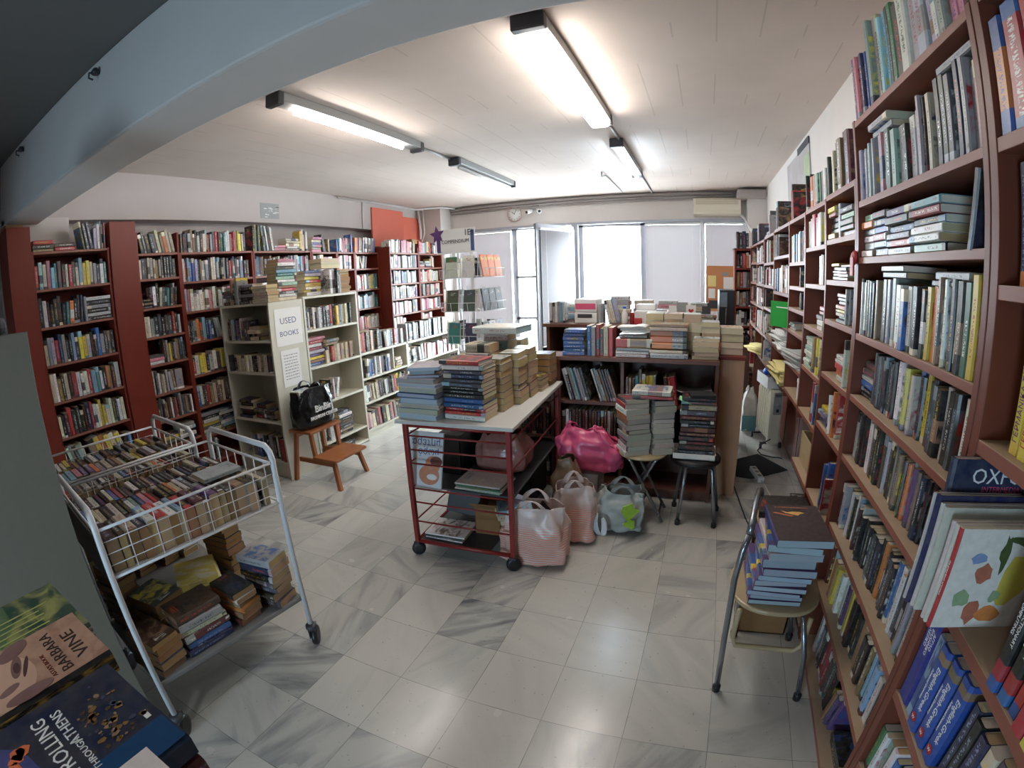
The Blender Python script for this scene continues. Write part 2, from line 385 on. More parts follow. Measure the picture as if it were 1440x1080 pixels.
struct('trim_1', box((LW, .97, 2.40), (RW, 1.24, CZ)), BEAMPAINT, 'white painted concrete beam across the ceiling', bevel=.012)
struct('trim_2', box((LW - .19, .97, 0), (-4.31, 1.5, 2.45)), BEAMPAINT, 'white painted column under the beam')
struct('trim_3', box((LW, 7.06, 0), (-4.02, BW, CZ - .02)), PLASTER, 'white painted column in the window corner', bevel=.01)
struct('trim_4', box((.70, 7.12, 0), (RW, BW, CZ - .14)), PLASTER, 'white boxed pipe in the corner')
m = MB()
for z, y, r in ((2.835, BW - .05, .022), (2.79, BW - .035, .016), (2.75, BW - .025, .012)):
    m.tube([(-4.0, y, z), (-2.5, y, z - .004), (-.8, y, z + .003), (.9, y, z)], r, 8)
struct('trim_5', m, mat('dusty_conduit', rgb(168, 158, 152), .7, var=.1), 'dusty pipes along the top of the window wall')
struct('trim_6', box((.55, 7.0, 2.72), (RW, BW, 2.84)), mat('dusty_conduit', rgb(168, 158, 152)), 'boxed pipe head in the corner', bevel=.03)
m = MB().tube([(-4.40, 5.0, 2.845), (-4.40, 6.9, 2.845), (-3.98, 7.02, 2.845), (-3.9, 7.36, 2.845)], .018, 8)
m.tube([(-4.38, 6.95, 2.84), (-4.36, 6.97, 2.5), (-4.36, 6.97, 2.35)], .02, 8).tube([(-4.32, 6.99, 2.84), (-4.3, 7.0, 2.45), (-4.36, 6.99, 2.3)], .012, 8)
m.tube([(-4.42, 5.545, 2.86), (-4.42, 5.54, 2.46)], .008, 6)
struct('trim_7', m, WHITEP, 'white cable pipes in the corner above the left shelves')

# glazed door added out of view behind the camera to admit cool light
m = MB()
for x in (-1.55, -.71): m.box((x, RR - .12, 0), (x + .06, RR - .06, 1.3))
m.box((-1.55, RR - .12, 1.24), (-.65, RR - .06, 1.3)).box((-1.55, RR - .12, 0), (-.65, RR - .06, .28))
w9 = struct('door_2', m, ALU, 'glazed street door')
MB().box((-1.49, RR - .095, .28), (-.71, RR - .09, 1.24)).build('pane', GLASSB, w9)

# ------------------------------------------------------------------ windows
def window(name, x0, x1, z0, z1, bars=(), label='', y=BW + .06, fw=.045):
    m = MB()
    m.box((x0, y, z0), (x0 + fw, y + .05, z1)).box((x1 - fw, y, z0), (x1, y + .05, z1)).box((x0, y, z1 - fw), (x1, y + .05, z1)).box((x0, y, z0), (x1, y + .05, z0 + fw))
    for b in bars: m.box((x0, y, b), (x1, y + .05, b + .04))
    o = struct(name, m, ALU, label)
    MB().box((x0 + fw, y + .022, z0 + fw), (x1 - fw, y + .028, z1 - fw)).build('pane', GLASS, o)
    return o
window('window_1', -3.96, -2.90, .03, 2.45, (), 'aluminium window at the left end')
window('window_2', -2.90, -2.49, .03, 2.45, (1.62, .95), 'narrow barred bright window pane')
window('window_4', -.81, .05, .86, 2.45, (), 'aluminium window with the largest blind')
window('window_5', .05, .70, .86, 2.45, (), 'window behind the cork board')
y = BW + .06
m = MB().box((-1.82, y, .86), (-1.76, y + .05, 2.45)).box((-.87, y, .86), (-.81, y + .05, 2.45)).box((-1.82, y, 2.39), (-.81, y + .05, 2.45)).box((-1.82, y, .86), (-.81, y + .05, .91))
w3 = struct('window_3', m, ALU, 'wide open window opening')
m = MB().tube([(-1.74, BW - .02, 2.385), (-1.29, BW - .26, 2.375), (-.86, BW - .02, 2.385)], .013, 6).tube([(-1.5, BW + .02, 2.39), (-1.29, BW - .26, 2.375), (-1.05, BW + .02, 2.39)], .010, 6)
m.build('stay_arm', ALU, w3)
struct('trim_8', box((-3.98, BW - .03, 2.425), (.72, BW + .06, 2.465)), ALU, 'grey aluminium head rail over the windows')
struct('trim_9', box((-1.92, BW - .04, 0), (-1.82, BW + .08, 2.45)), ALU, 'grey aluminium door post')
struct('trim_10', box((.03, BW - .02, .86), (.07, BW + .06, 2.43)), WHITEP, 'white window mullion')
# door leaf swung into the room
dv = (V((-2.24, 6.6, 0)) - V((-1.88, 7.40, 0))); dl = dv.length; dv.normalize()
M = frame((-1.88, 7.38, .02), (dv.x, dv.y), (-dv.y, dv.x))
m = MB(M).box((0, -.02, 0), (.07, .02, 2.38)).box((dl - .07, -.02, 0), (dl, .02, 2.38)).box((0, -.02, 2.3), (dl, .02, 2.38)).box((0, -.02, 0), (dl, .02, .12))
dr = struct('door_1', m, ALU, 'glazed aluminium door leaf standing open into the room')
MB(M).box((.07, -.004, .12), (dl - .07, .004, 2.3)).build('pane', GLASS, dr)
MB(M).tube([(dl - .035, -.02, 1.0), (dl - .035, -.06, 1.0), (dl - .13, -.06, 1.0)], .01, 6).build('handle', BLACKP, dr)

def blind(label, M, w, ztop, zbot, tilt, group='white window blinds', slat=None):
    root = thing('venetian_blind', label, 'blind', M @ V((w / 2, 0, zbot)), group)
    MB(M).box((0, -.02, ztop - .03), (w, .02, ztop)).build('head_rail', WHITEP, root)
    m = MB(M); z = ztop - .05; c, s = math.cos(tilt) * .0165, math.sin(tilt) * .0165
    while z > zbot + .03:
        m.add([(.01, -c, z - s), (w - .01, -c, z - s), (w - .01, c, z + s), (.01, c, z + s), (.01, -c, z - s + .0012), (w - .01, -c, z - s + .0012), (w - .01, c, z + s + .0012), (.01, c, z + s + .0012)],
              [(0, 3, 2, 1), (4, 5, 6, 7), (0, 1, 5, 4), (2, 3, 7, 6)])
        z -= .029
    m.build('slats', slat or BLIND, root)
    MB(M).box((0, -.012, zbot), (w, .012, zbot + .02)).build('bottom_rail', WHITEP, root)
    m = MB(M)
    for x in (.12, w - .12): m.tube([(x, -.013, ztop - .03), (x, -.013, zbot + .02)], .0012, 4)
    m.build('cord', WHITEP, root)
    return root
X1 = lambda x: frame((x, BW + .02, 0), (1, 0), (0, 1))
blind('white venetian blind on the leftmost window behind the wire book rack', X1(-3.9), .96, 2.42, .5, 1.33)
Mb_ = M @ T(dl - .06, .035, 0) @ rotz(PI)
blind('grey venetian blind hanging on the open glazed door', Mb_, dl - .12, 2.32, .6, 1.33, None, BLIND_DARK)
blind('white venetian blind beside the open window, above the desk clutter', X1(-.79), .82, 2.42, .92, 1.28)
blind('narrow white venetian blind behind the cork board', X1(.09), .6, 2.42, .92, 1.36)
# folding lattice gate outside
m = MB()
for i in range(-3, 6):
    x = -1.75 + i * .12
    for sgn in (1, -1):
        a = [x, 1.5]; b = [x + sgn * .5, 2.3]
        ax, bx = max(-1.75, min(-1.15, a[0])), max(-1.75, min(-1.15, b[0]))
        if abs(ax - bx) < .05: continue
        za = 1.5 + (ax - a[0]) / (b[0] - a[0]) * .8; zb = 1.5 + (bx - a[0]) / (b[0] - a[0]) * .8
        m.tube([(ax, 8.1 + sgn * .008, za), (bx, 8.1 + sgn * .008, zb)], .008, 5)
m.tube([(-1.75, 8.1, 0), (-1.75, 8.1, 2.4)], .015, 6).tube([(-1.15, 8.1, 0), (-1.15, 8.1, 2.4)], .015, 6)
tag(m.build('lattice_gate', mat('pale_pink_steel', rgb(214, 170, 160), .5)), 'pale folding lattice gate outside the open window', 'gate')

# ------------------------------------------------------------------ lamps
def lamp(label, x, y0, y1, tube, ty0, ty1, width=.11, group=None):
    root = thing('fluorescent_lamp', label, 'ceiling lamp', (x, (y0 + y1) / 2, CZ - .085), group)
    MB().box((x - width / 2, y0 + .02, CZ - .06), (x + width / 2, y1 - .02, CZ)).build('body', GREYP, root, bevel=.004)
    for ya, yb in ((y0, y0 + .05), (y1 - .05, y1)):
        MB().box((x - width / 2 - .006, ya, CZ - .085), (x + width / 2 + .006, yb, CZ - .002)).build('end_cap', DARKGREY, root, bevel=.008)
    if width < .15: MB().tube([(x, ty0, CZ - .085), (x, ty1, CZ - .085)], .019, 12).build('tube', tube, root)
    else: MB().box((x - .068, ty0, CZ - .115), (x + .068, ty1, CZ - .058)).build('diffuser', tube, root, bevel=.02)
    return root
lamp('lit fluorescent batten nearest the left shelves, black end cap by the beam', -2.28, 2.0, 3.66, TUBE_W, 2.2, 3.4)
lamp('brightest wide fluorescent batten over the middle aisle, grey end cap by beam', -.68, 2.0, 3.66, TUBE_M, 2.12, 3.6, .15)
lamp('bluish fluorescent batten beyond the bright middle one, nearer the window', -.685, 4.3, 5.8, TUBE_B, 4.36, 5.72)
lamp('unlit fluorescent batten beyond the lit left one', -2.27, 4.28, 5.82, TUBE_D, 4.4, 5.76)
def conduit(label, pts, r=.012):
    tag(MB().tube(pts, r, 8).build('cable_conduit', GREYP), label, 'conduit')
pl = thing('pendant_lamp', 'shaded pendant lamp hanging behind the viewpoint', 'lamp', (-.75, -.95, 2.3))  # fill lamp added out of view to brighten the foreground
MB().lathe([(.16, 0), (.155, .02), (.05, .16), (.02, .19)], (-.75, -.95, 2.3), 24).build('shade', DARKGREY, pl)
MB().lathe([(.12, -.012), (.12, -.002)], (-.75, -.95, 2.3), 24).build('bulb_disc', mat('pendant_glow', rgb(255, 255, 255), .4, emit=((.9, .96, 1, 1), FILL_LAMP)), pl)
MB().tube([(-.75, -.95, 2.48), (-.75, -.95, CZ)], .005, 6).build('cord', BLACKP, pl)
conduit('grey conduit joining the two battens along the left of the ceiling', [(-2.31, 3.62, CZ - .012), (-2.31, 4.3, CZ - .012)])
conduit('grey conduit joining the bright batten to the bluish one', [(-.66, 3.62, CZ - .012), (-.66, 4.32, CZ - .012)])
conduit('grey conduit from the bluish batten to the window wall', [(-.66, 5.76, CZ - .012), (-.66, 7.1, CZ - .012), (-.66, 7.36, CZ - .03)])
tag(MB().tube([(-1.1, 5.74, CZ), (-1.1, 5.74, CZ - .05), (-1.08, 5.85, CZ - .02), (-1.08, 7.2, CZ - .01)], .01, 6).build('ceiling_hook', GREYP), 'small ceiling hook with a stub of conduit near the window', 'hook')
for (x, y), lb in (((-2.39, .93), 'small dark hook on the shaded face of the beam near its middle'), ((-3.7, .93), 'small dark hook on the shaded face of the beam near its left end')):
    m = MB().lathe([(.02, 0), (.022, .012), (.012, .03)], (x, y + .02, 2.78), 10); m.tube([(x, y + .02, 2.79), (x, y - .012, 2.78), (x, y - .012, 2.755), (x, y + .01, 2.75)], .005, 6)
    tag(m.build('beam_hook', DARKGREY), lb, 'hook')

# ------------------------------------------------------------------ things on the window wall
c = thing('wall_clock', 'round white wall clock above the windows', 'clock', (-2.85, BW - .02, 2.665))
Mc = basis((-2.85, BW, 2.665), (1, 0, 0), (0, 0, 1))
MB(Mc).tube([(.118 * math.cos(k * PI / 18), .118 * math.sin(k * PI / 18), .02) for k in range(36)], .011, 8, closed=True).build('rim', mat('clock_rim', rgb(196, 170, 160), .4), c)
MB(Mc).lathe([(.115, .0), (.115, .024), (.02, .0245)], n=32).build('dial', WHITEP, c)
m = MB(Mc)
for k in range(12):
    a = k * PI / 6; m.box((-.003, .085, .0275), (.003, .1, .029), M=Matrix.Rotation(a, 4, 'Z'))
m.build('dial_marking', INK, c)
MB(Mc).box((-.004, -.01, .029), (.004, .055, .031), M=Matrix.Rotation(.9, 4, 'Z')).build('hour_hand', INK, c)
MB(Mc).box((-.003, -.01, .031), (.003, .085, .033), M=Matrix.Rotation(-.5, 4, 'Z')).build('minute_hand', INK, c)
c = thing('security_camera', 'twin security cameras on a bracket beside the clock', 'camera', (-2.5, BW, 2.72))
MB().box((-2.56, BW - .03, 2.70), (-2.44, BW, 2.80)).build('bracket', GREYP, c, bevel=.005)
for x, t in ((-2.58, -.5), (-2.42, .5)):
    Mk = T(x, BW - .08, 2.68) @ Matrix.Rotation(t, 4, 'Z') @ Matrix.Rotation(PI / 2 + .3, 4, 'X')
    MB(Mk).lathe([(.034, -.06), (.036, .05), (.03, .055)], n=14).build('camera_body', WHITEP, c)
    MB(Mk).lathe([(.026, .05), (.02, .062)], n=14).build('lens', BLACKP, c)
c = thing('air_conditioner', 'ivory wall air conditioner above the right windows', 'air conditioner', (.27, BW - .1, 2.6))
poly = [(0, 0), (.17, .02), (.19, .08), (.19, .23), (.17, .25), (0, .25)]
Ma = Matrix(((0, 0, 1, -.065), (-1, 0, 0, BW - .004), (0, 1, 0, 2.5), (0, 0, 0, 1)))
MB(Ma).prism(poly, 0, .68).build('casing', IVORYP, c, bevel=.008)
m = MB()
for k in range(5): m.box((-.03, BW - .196, 2.655 + k * .016), (.575, BW - .188, 2.661 + k * .016))
m.build('grille', mat('ivory_shadow_line', rgb(176, 158, 128), .5), c)
MB().box((-.04, BW - .192, 2.535), (.59, BW - .18, 2.575)).build('flap', IVORYP, c, bevel=.004)
MB().tube([(.60, BW - .08, 2.53), (.68, BW - .1, 2.45), (.72, 7.05, 2.3), (.78, 7.0, 2.2), (.86, 7.0, 2.16)], .022, 8).build('hose', WHITEP, c)
c = thing('cork_board', 'cork notice board with pinned papers by the right window', 'notice board', (.36, BW - .1, 1.1))
MB().box((.11, BW - .05, 1.12), (.66, BW - .03, 1.78)).build('board', CORK, c)
for (x, z, w, h, mm) in ((.36, 1.30, .17, .32, PAPER), (.13, 1.48, .12, .16, YELLOWPAPER), (.15, 1.16, .13, .12, DARKGREY), (.14, 1.31, .1, .14, PAPER), (.33, 1.64, .1, .05, GREYP)):
    MB().box((x, BW - .054, z), (x + w, BW - .0505, z + h)).build('pinned_note', mm, c)
# wall above the left shelves
c = thing('notice_sheet', 'plastic-covered paper notice stuck high on the left wall', 'notice', (LW + .002, 3.84, 2.5))
MB().box((LW, 3.70, 2.50), (LW + .003, 3.98, 2.675)).build('sheet', GREYP, c)
m = MB()
for k in range(14):
    yy = 3.73 + R.random() * .2; zz = 2.51 + R.random() * .12; m.box((LW + .003, yy, zz), (LW + .0045, yy + .02 + R.random() * .04, zz + .008 + R.random() * .012))
m.build('torn_paper', WHITEP, c)  # scraps of torn paper on the sheet
c = tag(box((LW - .01, 5.74, 2.20), (LW + .02, 6.54, 2.775), ).build('wall_board', REDPANEL, bevel=.002), 'taller red-orange board on the wall above the far left shelves', 'board')
c = tag(box((LW - .005, 6.55, 2.20), (LW + .015, 7.055, 2.70)).build('wall_board', REDPANEL, bevel=.002), 'lower red-orange board beside the taller one, by the corner column', 'board')
c = thing('poster', 'faded poster hanging from a rail high on the right wall', 'poster', (RW - .01, 4.8, 2.1))
MB().box((RW - .008, 4.25, 2.1), (RW - .003, 5.35, 2.79)).build('sheet', mat('faded_print', rgb(168, 160, 158), .6, var=.35, scale=5), c)
MB().box((RW - .012, 4.25, 2.77), (RW - .002, 4.75, 2.83)).build('hanging_rail', DARKGREY, c)
MB().box((RW - .010, 4.27, 2.2), (RW - .0081, 4.5, 2.7)).build('green_patch', mat('pale_green_print', rgb(164, 176, 140), .6, var=.2, scale=8), c)
import re
# ------------------------------------------------------------------ books
CODES = {'k': ((24, 23, 26), 'black'), 'n': ((34, 40, 84), 'navy'), 'b': ((46, 96, 172), 'blue'), 'c': ((128, 178, 206), 'pale blue'), 't': ((32, 128, 132), 'teal'),
         'g': ((52, 120, 78), 'green'), 'e': ((66, 76, 60), 'dark green'), 'y': ((226, 200, 60), 'yellow'), 'o': ((222, 120, 52), 'orange'), 'r': ((188, 42, 46), 'red'),
         'm': ((96, 32, 40), 'maroon'), 'p': ((214, 122, 140), 'pink'), 'v': ((96, 62, 128), 'purple'), 'w': ((226, 222, 214), 'white'), 's': ((156, 158, 160), 'grey'),
         'd': ((72, 74, 80), 'dark grey'), 'i': ((214, 200, 166), 'cream'), 'f': ((150, 112, 78), 'tan'), 'l': ((176, 172, 190), 'lilac grey'), 'x': ((70, 46, 34), 'brown'), 'z': ((156, 196, 172), 'mint')}
PAGES = {'w': (222, 216, 200), 'a': (196, 170, 128), 'b': (160, 124, 82), 'c': (176, 196, 214), 'g': (196, 192, 182), 'i': (214, 200, 168)}  # key c: bluish light on white pages put into the colour
INKS = {'dark': [(236, 234, 228), (236, 234, 228), (222, 186, 80), (206, 60, 50), (150, 170, 200)], 'light': [(28, 28, 34), (28, 28, 34), (150, 30, 34), (40, 60, 130)]}
BOOKS = []
def jit(c, k=.12):
    f = 1 + R.uniform(-k, k)
    return tuple(max(0, min(255, x * f + R.uniform(-7, 7))) for x in c)
def mute(c, k=.72):
    g = .3 * c[0] + .55 * c[1] + .15 * c[2]
    return tuple(g * .94 + (x - g) * k for x in c)
for _k in CODES: CODES[_k] = (mute(CODES[_k][0], .8 if _k in 'yrob' else .72), CODES[_k][1])
def cl(c): return (lin(c[0]), lin(c[1]), lin(c[2]))
def book(M, h, d, t, c, where='', end='from the left', pages='w', hard=False, bands=None, plain=False, extra=None, name='book', label=None, title=None, order=None, art=None):
    base = jit(CODES[c][0])
    dark = sum(base) < 330
    ink = cl(R.choice(INKS['dark' if dark else 'light']))
    zs = [0, .1, .22, R.uniform(.5, .62), .8, .93, 1.0]
    cols = [base] * 6; flags = [0, 0, 1, 1, 0, 0]
    if bands:
        zs = [0] + [b[0] for b in bands]; cols = [jit(CODES[b[1]][0], .04) for b in bands]; flags = [b[2] if len(b) > 2 else 0 for b in bands]
    elif not plain:
        q = R.random()
        if q < .28: cols = [jit(CODES[R.choice('wkdssmi')][0])] + [base] * 5
        elif q < .42: cols = [base] * 4 + [jit(CODES[R.choice('wkdsic')][0])] * 2
        elif q < .52: cols = [base] * 2 + [jit(CODES[R.choice('wksddf')][0])] + [base] * 3
        flags = [R.choice((0, .5, 0)), 0, 1, R.choice((1, 1, 0)), R.choice((0, 1)), 0]
    else:
        flags = [0] * 6
    B = dict(cover=None, M=M, h=h, d=d, t=t, c=c, where=where, end=end, pages=pages, hard=hard, zs=zs, cols=[cl(x) for x in cols], flags=flags, ink=ink, art=cl(art) if art else cl(jit(CODES[R.choice('wkrbnfiysx')][0])),
             base=cl(base), extra=extra or [], name=name, label=label, seed=R.random(), force=bool(extra or label), plain=plain, order=order)
    BOOKS.append(B)
    return B

def book_mesh(B):
    """Two part meshes in local space: a folded cover round the page block, and the page block."""
    h, d, t = B['h'], B['d'], B['t']
    hard = B['hard']; ct = min(.0028 if hard else .0011, t * .2); bul = .005 if hard else .0012; ins = .003 if hard else .0006
    x = t / 2
    outer = [(-x, d), (-x, .004), (-x * .72, -bul * .7), (x * .72, -bul * .7), (x, .004), (x, d)]
    inner = [(-x + ct, d), (-x + ct, .004 + ct), (-x * .7 + ct * .3, ct + .001), (x * .7 - ct * .3, ct + .001), (x - ct, .004 + ct), (x - ct, d)]
    zs = [z * h for z in B['zs']]; nz = len(zs)
    vs = []; fs = []; ca = []; cb = []; uv = []
    for z in zs: vs += [(p[0], p[1], z) for p in outer]
    cum = [0, d, d + x * .5, d + x * 2, d + x * 2.5, d + x * 2.5 + d]
    bi = min(len(B['cols']) - 1, len(B['cols']) // 2)
    for k in range(nz - 1):
        for j in range(5):
            fs.append((k * 6 + j, k * 6 + j + 1, (k + 1) * 6 + j + 1, (k + 1) * 6 + j))
            spine = 1 <= j <= 3
            col = B['cols'][k] if (spine or B.get('wrap')) else (B['cols'][k] if k != bi else B['cols'][bi])
            fl = B['flags'][k] if j == 2 else (0 if spine else (B['cover'] if B['cover'] is not None else .5 if 0 < k < nz - 2 and not B['plain'] else 0))
            if j in (0, 4) and k == nz - 3 and not B['plain']: fl = 1
            col = B['spinecol'] if spine and B.get('spinecol') else col
            ca.append((*col, fl)); cb.append((*(B['ink'] if (j == 2 or fl == 1) else B['art']), B['seed']))
            u0, u1 = (0, 1) if j == 2 else (0, 1)
            uv += [(u0, zs[k]), (u1, zs[k]), (u1, zs[k + 1]), (u0, zs[k + 1])]
    o = len(vs)
    vs += [(p[0], p[1], 0) for p in inner] + [(p[0], p[1], h) for p in inner]
    def q(f, c, flag=0):
        fs.append(f); ca.append((*c, flag)); cb.append((*B['art'], B['seed'])); uv.extend([(0, 0), (1, 0), (1, .01), (0, .01)])
    lin_in = cl((206, 200, 188))
    for j in range(5): q((o + j + 1, o + j, o + 6 + j, o + 6 + j + 1), lin_in)
    top = (nz - 1) * 6
    for j in range(5):
        q((j + 1, j, o + j, o + j + 1), B['cols'][0]); q((top + j, top + j + 1, o + 6 + j + 1, o + 6 + j), B['cols'][-1])
    q((0, top, o + 6, o), B['base']); q((top + 5, 5, o + 5, o + 11), B['base'])
    # the two quads that close the fore-edge follow the band rows coarsely
    pc = cl(jit(PAGES[B['pages']], .06))
    X = x - ct; y0 = ct + .002; y1 = d - ins; z0, z1 = ins, h - ins
    pv = [(-X, y0, z0), (X, y0, z0), (X, y1, z0), (-X, y1, z0), (-X, y0, z1), (X, y0, z1), (X, y1, z1), (-X, y1, z1)]
    if hard:   # hollow fore-edge of a sewn book
        pv += [(0, y1 - .004, z0), (0, y1 - .004, z1)]
        pf = [(3, 8, 0), (8, 2, 1), (8, 1, 0), (7, 4, 9), (9, 5, 6), (9, 4, 5), (0, 1, 5, 4), (1, 2, 6, 5), (2, 8, 9, 6), (8, 3, 7, 9), (3, 0, 4, 7)]
    else:
        pf = [(0, 3, 2, 1), (4, 5, 6, 7), (0, 1, 5, 4), (1, 2, 6, 5), (2, 3, 7, 6), (3, 0, 4, 7)]
    puv = []
    for f in pf:
        for i in f: puv.append((pv[i][0] / .02, (pv[i][1] + pv[i][2]) * 3))
    return (vs, fs, ca, cb, uv), (pv, pf, [(*pc, 1)] * len(pf), [(*pc, 1)] * len(pf), puv)

def paint(me, ca, cb, uv):
    for nm, dat in (('ca', ca), ('cb', cb)):
        a = me.attributes.new(nm, 'FLOAT_COLOR', 'FACE')
        a.data.foreach_set('color', [v for c in dat for v in c])
    l = me.uv_layers.new(name='UVMap')
    l.data.foreach_set('uv', [v for c in uv for v in c])

# ---- ways of putting books down
def parse(tok):
    k, rest = tok.split(':', 1) if ':' in tok else ('u', tok)
    return k, rest
def row(M, a0, a1, z, where, spec, hr=(.175, .205), tr=(.014, .034), dr=(.115, .135), inset=(.006, .03), hard=.15, end='from the left', pages='wwia', stk=(.17, .2), room=None):
    """Fill one shelf from its left end. Tokens: letters = upright books; =x stretches the run to that fraction of the shelf;
    L:/R: lean left/right (@degrees); s: a flat pile, bottom first; g:.1 a gap in metres; t: flat on the books just placed."""
    a = a0 + .003; W = a1 - a0; run = None
    for tok in spec.split():
        k, rest = parse(tok)
        if k == 'g': a += float(rest); continue
        if k == 'G': a = max(a, a0 + float(rest) * W); continue
        g_ = lambda ch: (re.findall(r'\%s(-?[\d.]+)' % ch, rest) or [None])[0]
        tgt, ang, h2 = g_('='), float(g_('@') or 0), g_('^')
        tgt = a0 + float(tgt) * W if tgt else None; h2 = float(h2) if h2 else None
        if k not in 'gG': rest = re.sub(r'[=@^]-?[\d.]+', '', rest)
        H = (h2 * .94, h2 * 1.04) if h2 else hr
        if room and k not in 's': H = (min(H[0], room * .9), min(H[1], room * .97))
        if k in 'uLR':
            ts = [R.uniform(*tr) for _ in rest]
            ca_ = math.cos(math.radians(ang))
            if tgt is not None:
                f = max(.3, (tgt - a) / (sum(ts) / ca_ + .0012 * len(ts))); ts = [min(.075, max(.006, x * f)) for x in ts]
            r0 = a; hmax = 0
            lean = math.radians(ang) if k != 'u' else 0
            hs = [R.uniform(*H) for _ in rest]
            if k == 'L' and rest: a += hs[0] * math.sin(lean)
            for i, c in enumerate(rest):
                t = ts[i]; h = hs[i]; d = R.uniform(*dr)
                if a + t / ca_ + (h * math.sin(lean) if k == 'R' else 0) > a1 - .001: break
                ins = R.uniform(*inset)
                Q = M @ T(a, ins, z + .001)
                if k == 'u': Mx = Q @ T(t / 2, 0, 0)
                elif k == 'L': Mx = Q @ Matrix.Rotation(-lean, 4, 'Y') @ T(t / 2, 0, 0)
                else: Mx = Q @ T(t * ca_, 0, 0) @ Matrix.Rotation(lean, 4, 'Y') @ T(-t / 2, 0, 0)
                book(Mx, h, d, t, c, where, end, R.choice(pages), R.random() < hard)
                a += t / (ca_ if lean else 1) + .0012; hmax = max(hmax, h * ca_)
            if k == 'R' and rest: a += hs[-1] * math.sin(lean)
            run = (r0, a, z + hmax + .002)
        elif k == 's':
            zz = z + .001; wmax = 0; pos = a; items = list(rest)
            ts = [R.uniform(*tr) for _ in items]
            if tgt is not None:
                f = (tgt - a0) / W; ts = [x * (f * 1.0) / max(1e-6, sum(ts)) for x in ts] if False else ts
            L0 = H[1] if h2 else R.uniform(*stk)
            if pos + L0 > a1: L0 = a1 - pos - .002
            if L0 < .09: continue
            for c, t in zip(items, ts):
                if room and zz + t > z + room - .004: break
                h = L0 * R.uniform(.93, 1.0); d = R.uniform(*dr); off = R.uniform(0, L0 - h)
                flip = R.random() < .3
                Q = M @ T(pos + off, R.uniform(*inset), zz + t / 2)
                A = Q @ Matrix(((0, 0, 1, 0), (0, 1, 0, 0), (-1, 0, 0, 0), (0, 0, 0, 1)))
                if flip: A = Q @ T(h, 0, 0) @ Matrix(((0, 0, -1, 0), (0, 1, 0, 0), (1, 0, 0, 0), (0, 0, 0, 1)))
                book(A, h, d, t, c, where, end, R.choice(pages), R.random() < hard)
                zz += t + .0012
            a += L0 + .004; run = (pos, a, zz)
        elif k == 't' and run:
            zz = run[2]; pos = run[0] + (float(ang) if ang else R.uniform(0, .03))
            for c in rest:
                t = R.uniform(*tr); h = R.uniform(*hr); d = R.uniform(*dr)
                if (room and zz + t > z + room - .004) or pos + h > a1: break
                A = M @ T(pos, R.uniform(*inset), zz + t / 2) @ Matrix(((0, 0, 1, 0), (0, 1, 0, 0), (-1, 0, 0, 0), (0, 0, 0, 1)))
                book(A, h, d, t, c, where, end, R.choice(pages), False)
                zz += t + .0012
    return a

def pick(pal, n): return ''.join(R.choice(pal) for _ in range(n))
def stack(x, y, z, ang, cols, where, hs=(.19, .21), ds=(.12, .135), ts=(.02, .035), pages='i', jx=.008, ja=4, hard=0, total=None, end='from the top', names=None):
    """Flat pile, cols bottom to top; ang = direction (degrees) that the spines face."""
    tt = [R.uniform(*ts) for _ in cols]
    if total: f = total / (sum(tt) + .0015 * len(tt)); tt = [q * f for q in tt]
    out = []
    z += .001
    for c, t in zip(cols, tt):
        h = R.uniform(*hs); d = R.uniform(*ds)
        A = T(x + R.uniform(-jx, jx), y + R.uniform(-jx, jx), z + t / 2) @ rotz(math.radians(ang + R.uniform(-ja, ja)) + PI / 2)
        # local: spine (-y) turned to ang; book x up
        A = A @ Matrix(((0, 0, -1, 0), (0, 1, 0, 0), (1, 0, 0, 0), (0, 0, 0, 1))) @ T(0, -d / 2, -h / 2)
        out.append(book(A, h, d, t, c, where, end, R.choice(pages), R.random() < hard))
        z += t + .0015
    return z, out
# ------------------------------------------------------------------ bookcases
def bookcase(label, O, u, n, W, D, H, tops, th=.024, wood=None, edge=None, left=True, right=True, back=True, sth=None, plinth=True, group=None, roof=None, zb=0.0, top=None):
    M = frame(O, u, n); wood = wood or REDWOOD; sth = sth or th
    r = thing('bookcase', label, 'bookcase', M @ V((W / 2, D / 2, 0)), group)
    a0 = th if left else 0; a1 = W - th if right else W
    if left: MB(M).box((0, 0, zb), (th, D, H)).build('side_panel', wood, r, bevel=.0015)
    if right: MB(M).box((W - th, 0, zb), (W, D, H)).build('side_panel', wood, r, bevel=.0015)
    for z in tops: MB(M).box((a0, .002, z - sth), (a1, D - .008, z)).build('shelf', edge or wood, r, bevel=.0015, top=top)
    if roof: MB(M).box((0, 0, roof - sth), (W, D, roof)).build('top_board', edge or wood, r, bevel=.0015)
    if back: MB(M).box((a0, D - .007, 0), (a1, D, H)).build('back_panel', wood, r)
    if plinth and not zb and min(tops) > .02 + sth: MB(M).box((a0, .03, 0), (a1, .045, min(tops) - sth)).build('plinth', wood, r)
    return M, a0, a1

RU, RN = (0, -1, 0), (1, 0, 0)
WE = 'from window end'
